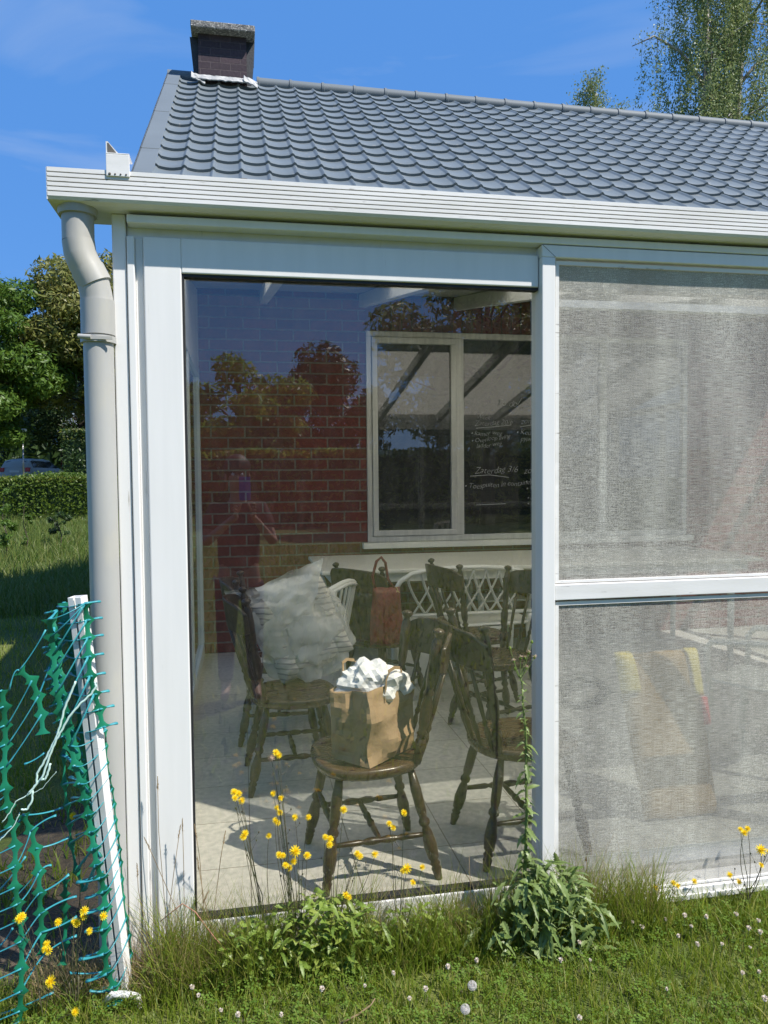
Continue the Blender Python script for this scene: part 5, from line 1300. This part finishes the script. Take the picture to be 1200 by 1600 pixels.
def hedge(name, label, x0, x1, y0, y1, h, n, size, mt, tip=None, tips=0, zf=None):
    base_ = (x0+x1)/2, (y0+y1)/2; z0 = terr(*base_)
    t = thing(name, label, 'hedge', (base_[0], base_[1], z0))
    p = np.stack([nr.uniform(x0, x1, n), nr.uniform(y0, y1, n), nr.uniform(0, 1, n)**.85*h], 1)
    face = nr.integers(0, 4, n); p[face == 0, 1] = y0+nr.normal(0, .06, (face == 0).sum()); p[face == 1, 1] = y1+nr.normal(0, .06, (face == 1).sum()); p[face == 2, 2] = h+nr.normal(0, .05, (face == 2).sum())
    p[:, 2] += .06*np.sin(p[:, 0]*2.1)*(p[:, 2]/h); p[:, :2] -= np.array(base_)
    nn_ = nr.normal(size=(n, 3))+np.array([0, -.6, .5]); nn_ /= np.linalg.norm(nn_, axis=1)[:, None]; tt = np.cross(nn_, nr.normal(size=(n, 3))); tt /= np.linalg.norm(tt, axis=1)[:, None]; bb = np.cross(nn_, tt)
    s_ = size*nr.uniform(.6, 1.3, n)[:, None]
    V = np.stack([p-tt*s_, p+bb*s_*.4, p+tt*s_, p-bb*s_*.4], 1).reshape(-1, 3); mesh_np('foliage', V, np.arange(n*4).reshape(-1, 4), mt, t)
    if tips:
        p2 = np.stack([nr.uniform(x0, x1, tips)-base_[0], nr.uniform(y0-.05, y1, tips)-base_[1], h*(.82+.2*nr.uniform(0, 1, tips)**.6)], 1); p = p2; n = tips
        nn_ = nr.normal(size=(n, 3))+np.array([0, -.6, .5]); nn_ /= np.linalg.norm(nn_, axis=1)[:, None]; tt = np.cross(nn_, nr.normal(size=(n, 3))); tt /= np.linalg.norm(tt, axis=1)[:, None]; bb = np.cross(nn_, tt); s_ = size*nr.uniform(.6, 1.3, n)[:, None]
        V = np.stack([p-tt*s_, p+bb*s_*.4, p+tt*s_, p-bb*s_*.4], 1).reshape(-1, 3); mesh_np('new_growth', V, np.arange(n*4).reshape(-1, 4), tip, t)
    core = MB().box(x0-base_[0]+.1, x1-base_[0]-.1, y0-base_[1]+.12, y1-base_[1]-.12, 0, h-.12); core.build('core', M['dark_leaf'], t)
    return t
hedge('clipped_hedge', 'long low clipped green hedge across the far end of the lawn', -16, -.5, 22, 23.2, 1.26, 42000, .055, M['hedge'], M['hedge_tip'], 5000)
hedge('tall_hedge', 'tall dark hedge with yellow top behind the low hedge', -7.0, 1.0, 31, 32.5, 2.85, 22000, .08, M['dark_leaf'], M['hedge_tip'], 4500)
hedge('dark_wood', 'dark line of far trees closing off the street beyond the cars', -60, 40, 66, 70, 7.0, 26000, .42, M['dark_leaf'])
# small bushes / stems before the hedge
for i, (px_, py_, yv, hh, lb) in enumerate(((93, 842, 15.5, .95, 'dark bushy weed standing on the sunlit lawn before the low hedge'), (40, 852, 14.5, 1.2, 'thin sapling on the lawn left of the bushy weed'), (8, 850, 14, 1.5, 'young green shrub at the left picture edge before the hedge'))):
    c = at(px_, py_, y=yv); tree('shrub', lb, (c.x, yv), hh, .28 if i != 1 else .12, 700 if i != 1 else 220, .05, M['maple' if i != 0 else 'dark_leaf'], .012, seed=20+i, crown_z=.1, nclump=10)['category'] = 'shrub'
# weeping birch
def birch(label, base_, h, spread, nbr, nstr, seed, leaf_n, size=.055, lo=.42, strlen=(1.2, 4.5)):
    r_ = random.Random(seed); t = thing('birch_tree', label, 'tree', (base_[0], base_[1], terr(*base_)), 0, 'birch trees behind the roof')
    br = MB(); tw = MB(); P_ = []
    for tk in range(2 if nbr > 12 else 1):
        off = Vector((tk*1.1, tk*.5, 0)); trunk = [off*.3, off+Vector((.2, 0, h*.3)), off*1.6+Vector((.0, .1, h*.6)), off*2+Vector((.3, .2, h*.97))]; br.tube(trunk, [.22, .14, .09, .03], 10)
        for k in range(nbr):
            f = lo+(1-lo)*(k+.5)/nbr; x = f*3; i = min(int(x), 2); b0 = trunk[i].lerp(trunk[i+1], x-i); a = k*2.4+r_.uniform(-.5, .5)+tk
            ln = spread*(1.15-f*.75)*r_.uniform(.75, 1.1); d = Vector((math.cos(a), math.sin(a), 0))
            pts = [b0, b0+d*ln*.35+Vector((0, 0, ln*.40)), b0+d*ln*.7+Vector((0, 0, ln*.55)), b0+d*ln+Vector((0, 0, ln*.40))]
            br.tube(pts, [.075, .05, .03, .012], 6)
            for s_ in range(nstr):
                if s_ % 4 == 0:
                    g_ = r_.uniform(.12, 1); x = g_*3; i = min(int(x), 2); qc = pts[i].lerp(pts[i+1], x-i)
                q = qc+Vector((r_.gauss(0, .20), r_.gauss(0, .20), r_.uniform(-.25, .45)))
                sl_ = r_.uniform(*strlen); P_.append((q, sl_)); tw.tube([qc, q, q-Vector((.05, 0, sl_*.5))], [.010, .006, .003], 4)
    tw.build('twigs', M['bark'], t, smooth=True)
    br.build('trunk', M['birch_bark'], t, smooth=True)
    S_ = np.array([[*q, l_] for q, l_ in P_]); idx = nr.choice(len(S_), leaf_n, p=S_[:, 3]/S_[:, 3].sum()); f = nr.uniform(-.12, 1, leaf_n)
    rad = .165*(1-.6*np.clip(f, 0, 1))*(.7+.6*((idx*7) % 5)/4)
    ph = idx*1.7
    c = S_[idx, :3]+np.stack([nr.normal(0, 1, leaf_n)*rad+.12*np.sin(f*4+ph), nr.normal(0, 1, leaf_n)*rad+.12*np.cos(f*4+ph), -f*S_[idx, 3]], 1)
    nn_ = nr.normal(size=(leaf_n, 3)); nn_ /= np.linalg.norm(nn_, axis=1)[:, None]; tt = np.cross(nn_, nr.normal(size=(leaf_n, 3)))+np.array([0, 0, -.7]); tt /= np.linalg.norm(tt, axis=1)[:, None]; bb = np.cross(nn_, tt); s_ = size*nr.uniform(.6, 1.3, leaf_n)[:, None]
    V = np.stack([c-tt*s_, c+bb*s_*.55, c+tt*s_, c-bb*s_*.55], 1).reshape(-1, 3); mesh_np('crown', V, np.arange(leaf_n*4).reshape(-1, 4), M['birch'], t)
    return t
birch('large weeping birch with hanging foliage above the roof at top right', (15.6, 20.5), 20.5, 4.1, 18, 12, 4, 125000, .042, lo=.46, strlen=(1.3, 3.8))
birch('small top of a distant birch just above the roof ridge', (11.55, 20.5), 14.0, 1.75, 8, 12, 6, 20000, .036, lo=.70, strlen=(.4, 1.3))
birch('birch beyond the right picture edge behind the roof', (21.5, 22), 17, 3.6, 12, 10, 12, 22000, lo=.45)

# ------------------------------------------------------------ garden behind the camera (seen mirrored in the glass)
for i, (x, y, h, cr_, mt_, lb) in enumerate((
    (-3.6, -30, 6.2, 3.8, 'dark_leaf', 'dark round tree far left in the garden opposite the veranda'),
    (.4, -29, 6.5, 3.2, 'garden', 'green tree in the garden opposite the sliding door'),
    (4.2, -31, 7.2, 3.2, 'dark_leaf', 'dark tree in the garden behind the green one'),
    (8.6, -22, 9.4, 3.6, 'birch', 'tall airy tree in the garden opposite the mullion'),
    (13.5, -26, 10.5, 4.2, 'garden', 'broad green tree in the garden opposite the screens'),
    (-10.5, -28, 8.0, 3.6, 'maple', 'green tree at the far left of the garden'))):
    tree('garden_tree', lb, (x, y), h, cr_, 15000, .17, M[mt_], .2, seed=40+i, crown_z=.10 if i != 3 else .25, nclump=40, group='trees in the garden opposite')
hedge('garden_hedge', 'low bright hedge across the garden opposite the veranda', -14, 18, -24, -22.8, 2.5, 20000, .12, M['garden'], M['hedge_tip'], 5000)

# ------------------------------------------------------------ street: cars, lamp, neighbour house
M['silver'] = mk('silver_car_paint', (.42, .42, .41), rough=.4, metal=.1)
M['darkpaint'] = mk('dark_car_paint', (.02, .022, .025), rough=.25, metal=.3)
M['carglass'] = mk('dark_car_glass', (.015, .02, .022), rough=.08, spec=.7)
M['redlamp'] = mk('red_tail_lamp', (.55, .012, .02), rough=.25)
M['plate'] = mk('white_number_plate', (.8, .8, .78), rough=.5)
M['tyre'] = mk('black_tyre', (.02, .02, .02), rough=.8)
M['rim'] = mk('grey_wheel_rim', (.45, .45, .46), rough=.35, metal=.7)
def make_car(label, loc, rz, paint):
    t = thing('parked_car', label, 'car', loc, rz, 'cars parked beyond the hedge')
    # stations along x (rear at -2.2): (x, half width low, z belt, z roof, half width roof)
    stn = [(-2.20, .80, .78, .80, .70), (-2.14, .86, .92, 1.10, .70), (-1.95, .88, .95, 1.38, .64), (-1.4, .89, .95, 1.47, .62), (-.4, .89, .94, 1.48, .62), (.35, .89, .93, 1.42, .60), (.95, .88, .93, 1.05, .70), (1.3, .87, .92, .95, .74), (1.9, .84, .84, .86, .70), (2.2, .72, .66, .68, .60)]
    b = MB(); vs = []
    for x, w_, zb, zr_, wr in stn:
        vs += [(x, -w_*.95, .22), (x, -w_, .5), (x, -w_*.985, zb), (x, -wr, zr_), (x, 0, zr_+.035), (x, wr, zr_), (x, w_*.985, zb), (x, w_, .5), (x, w_*.95, .22)]
    k = 9; fs = [(i*k+j, i*k+j+1, (i+1)*k+j+1, (i+1)*k+j) for i in range(len(stn)-1) for j in range(k-1)] + [tuple(range(k-1, -1, -1)), tuple((len(stn)-1)*k+j for j in range(k))]
    b.add(vs, [f[::-1] for f in fs]); ob = b.build('body', paint, t, bevel=.02); smooth_angle(ob, 35)
    r = MB(); r.add([(-2.165, -.60, .98), (-2.165, .60, .98), (-1.985, .54, 1.34), (-1.985, -.54, 1.34)], [(0, 3, 2, 1)]); r.build('rear_window', M['carglass'], t, solid=.01)
    for s_ in (-1, 1):
        w_ = MB(); w_.add([(-1.85, s_*.862, 1.0), (.80, s_*.865, 1.0), (.30, s_*.665, 1.36), (-1.80, s_*.68, 1.36)], [(0, 1, 2, 3)]); w_.build('side_window', M['carglass'], t, solid=.012)
        MB().box(-2.225, -2.05, s_*.70-.13, s_*.70+.13, .78, 1.0).build('tail_lamp', M['redlamp'], t, bevel=.02)
        for x in (-1.35, 1.38):
            wl_ = MB().tube([(x, s_*.70, .31), (x, s_*.89, .31)], .31, 20); wo = wl_.build('wheel', M['tyre'], t); MB().tube([(x, s_*.885, .31), (x, s_*.90, .31)], .2, 16).build('rim', M['rim'], wo)
    MB().box(-2.26, -2.15, -.82, .82, .38, .66).build('bumper', paint, t, bevel=.03)
    MB().box(-2.235, -2.20, -.26, .26, .74, .85).build('number_plate', M['plate'], t)
    return t
cz = terr(0, 42)+.004
hd_c = math.radians(76); rp_ = at(23, 742, y=40.6)
make_car('silver estate car parked beyond the low hedge', (rp_.x+2.2*math.cos(hd_c), 40.6+2.2*math.sin(hd_c), cz), hd_c, M['silver'])
make_car('dark car parked in front of the silver estate', (rp_.x+2.9, 48.0, terr(0, 48)), math.radians(78), M['darkpaint'])
lp0 = at(37, 740, y=37.0)
lp = thing('street_lamp', 'slender grey street lamp standing before the silver car', 'lamp post', (lp0.x, 37, terr(0, 37)))
MB().tube([(0, 0, 0), (0, 0, 2.9)], [.05, .035], 8).build('pole', M['rim'], lp, smooth=True)
MB().lathe((-.25, 0, 2.92), (.2, 0, 3.0), [(0, .05), (.3, .11), (.8, .1), (1, .04)], 10).build('lamp_head', M['white'], lp, smooth=True)
nh = thing('neighbour_house', 'white trimmed house hidden behind trees on the far side of the street', 'house', (-8.5, 56, terr(0, 56)))
MB().box(-4, 4, 0, 8, 0, 3.0).build('wall', M['brick'], nh)
q = MB(); q.add([(-4.5, -.4, 2.9), (4.5, -.4, 2.9), (4.5, 4, 5.4), (-4.5, 4, 5.4), (4.5, 8.4, 2.9), (-4.5, 8.4, 2.9)], [(0, 1, 2, 3), (3, 2, 4, 5), (0, 3, 5), (1, 4, 2)]); rf_ = q.build('roof', M['trim'], nh)
MB().beam((-4.5, -.4, 2.85), (4.5, -.4, 2.85), .05, .2).build('bargeboard', M['white'], rf_)

# ------------------------------------------------------------ the photographer, seen only mirrored in the pane
M['skin'] = mk('skin', (.48, .27, .19), (.42, .23, .16), scale=6, rough=.55)
M['shirt'] = mk('dark_red_shirt', (.055, .028, .032), rough=.9)
M['trouser'] = mk('dark_trousers', (.03, .032, .045), rough=.9)
M['hair'] = mk('brown_hair', (.05, .03, .02), rough=.6)
M['phone'] = mk('blue_phone_case', (.03, .09, .55), rough=.4)
def skinned(name, jts, eds, mt, parent, root=0, sub=2):
    me = bpy.data.meshes.new(name); me.from_pydata([j[0] for j in jts], eds, []); me.update()
    ob = bpy.data.objects.new(name, me); COL.objects.link(ob); ob.parent = parent; me.materials.append(mt)
    md = ob.modifiers.new('skin', 'SKIN'); md.use_smooth_shade = True
    sv = me.skin_vertices[0].data
    for i, j in enumerate(jts):
        r_ = j[1] if isinstance(j[1], tuple) else (j[1], j[1]); sv[i].radius = r_; sv[i].use_root = (i == root)
    s_ = ob.modifiers.new('sub', 'SUBSURF'); s_.levels = sub; s_.render_levels = sub
    return ob
PX, PY = .36, -3.02
pe = thing('person', 'person in dark clothes holding up a blue phone, mirrored in the sliding door', 'person', (PX, PY, LAWN))
body = [((0, 0, .92), (.15, .11)), ((0, .01, 1.12), (.125, .095)), ((0, .0, 1.32), (.15, .10)), ((0, -.01, 1.44), (.07, .06)), ((0, .01, 1.52), (.052, .055)), ((0, .035, 1.62), (.075, .092)), ((0, .03, 1.72), (.062, .075)),
 ((-.17, -.01, 1.40), .050), ((-.24, .07, 1.16), .038), ((-.06, .36, 1.33), .026), ((.00, .42, 1.38), (.030, .018)),
 ((.17, -.01, 1.40), .050), ((.25, .08, 1.16), .038), ((.13, .36, 1.33), .026), ((.09, .42, 1.38), (.030, .018)),
 ((-.09, 0, .84), .085), ((-.10, .01, .48), .056), ((-.11, -.02, .09), .038), ((-.12, .13, .04), .030),
 ((.09, 0, .84), .085), ((.10, .01, .48), .056), ((.11, -.02, .09), .038), ((.12, .13, .04), .030)]
eds = [(0, 1), (1, 2), (2, 3), (3, 4), (4, 5), (5, 6), (2, 7), (7, 8), (8, 9), (9, 10), (2, 11), (11, 12), (12, 13), (13, 14), (0, 15), (15, 16), (16, 17), (17, 18), (0, 19), (19, 20), (20, 21), (21, 22)]
skinned('body', body, eds, M['skin'], pe)
for s_, hx in ((-1, .00), (1, .09)):
    for k in range(4):
        z_ = 1.455-.021*k; x_ = hx+(-.018 if s_ < 0 else .018)
        skinned('finger', [((x_-s_*.006, .425, z_-.03), .0095), ((x_, .455, z_-.008), .0085), ((x_-s_*-.012, .472, z_), .0078), ((x_+s_*.002-s_*.02, .482, z_+.004), .007)], [(0, 1), (1, 2), (2, 3)], M['skin'], pe, 0, 1)
    skinned('thumb', [((hx, .40, 1.40), .011), ((hx-s_*.012, .425, 1.43), .0095), ((hx-s_*.022, .448, 1.455), .0085)], [(0, 1), (1, 2)], M['skin'], pe, 0, 1)
skinned('shirt', [((0, 0, .90), (.175, .13)), ((0, .01, 1.12), (.155, .12)), ((0, 0, 1.33), (.172, .118)), ((0, -.005, 1.43), (.085, .07)), ((-.175, -.01, 1.405), .064), ((-.222, .045, 1.24), .056), ((.175, -.01, 1.405), .064), ((.225, .05, 1.24), .056)], [(0, 1), (1, 2), (2, 3), (2, 4), (4, 5), (2, 6), (6, 7)], M['shirt'], pe)
skinned('trousers', [((0, 0, .95), (.165, .125)), ((-.09, 0, .83), .102), ((-.10, .01, .48), .074), ((-.11, -.02, .12), .058), ((.09, 0, .83), .102), ((.10, .01, .48), .074), ((.11, -.02, .12), .058)], [(0, 1), (1, 2), (2, 3), (0, 4), (4, 5), (5, 6)], M['trouser'], pe)
hr = MB(); hr.ball((0, .012, 1.705), .105, 18, 12, (.92, 1.05, .95)); ob = hr.build('hair', M['hair'], pe, smooth=True)
fc = MB(); fc.ball((-.032, .118, 1.655), .011, 8, 6); fc.ball((.032, .118, 1.655), .011, 8, 6); fc.build('eyes', M['paperwhite'], pe)
fc = MB(); fc.ball((0, .135, 1.625), .016, 8, 6, (.8, 1.1, 1.3)); fc.ball((-.083, .03, 1.635), .022, 8, 6, (.4, .8, 1.3)); fc.ball((.083, .03, 1.635), .022, 8, 6, (.4, .8, 1.3)); fc.build('nose_and_ears', M['skin'], pe, smooth=True)
ph = MB().box(-.038, .038, -.004, .004, -.078, .078); po = ph.build('phone', M['phone'], None, bevel=.008)
po.location = (CAM.x+.022, CAM.y-.012, CAM.z-.062); po.rotation_euler = (0, 0, -YAW)
tag(po, 'blue phone held up by the person, mirrored in the sliding door', 'phone')
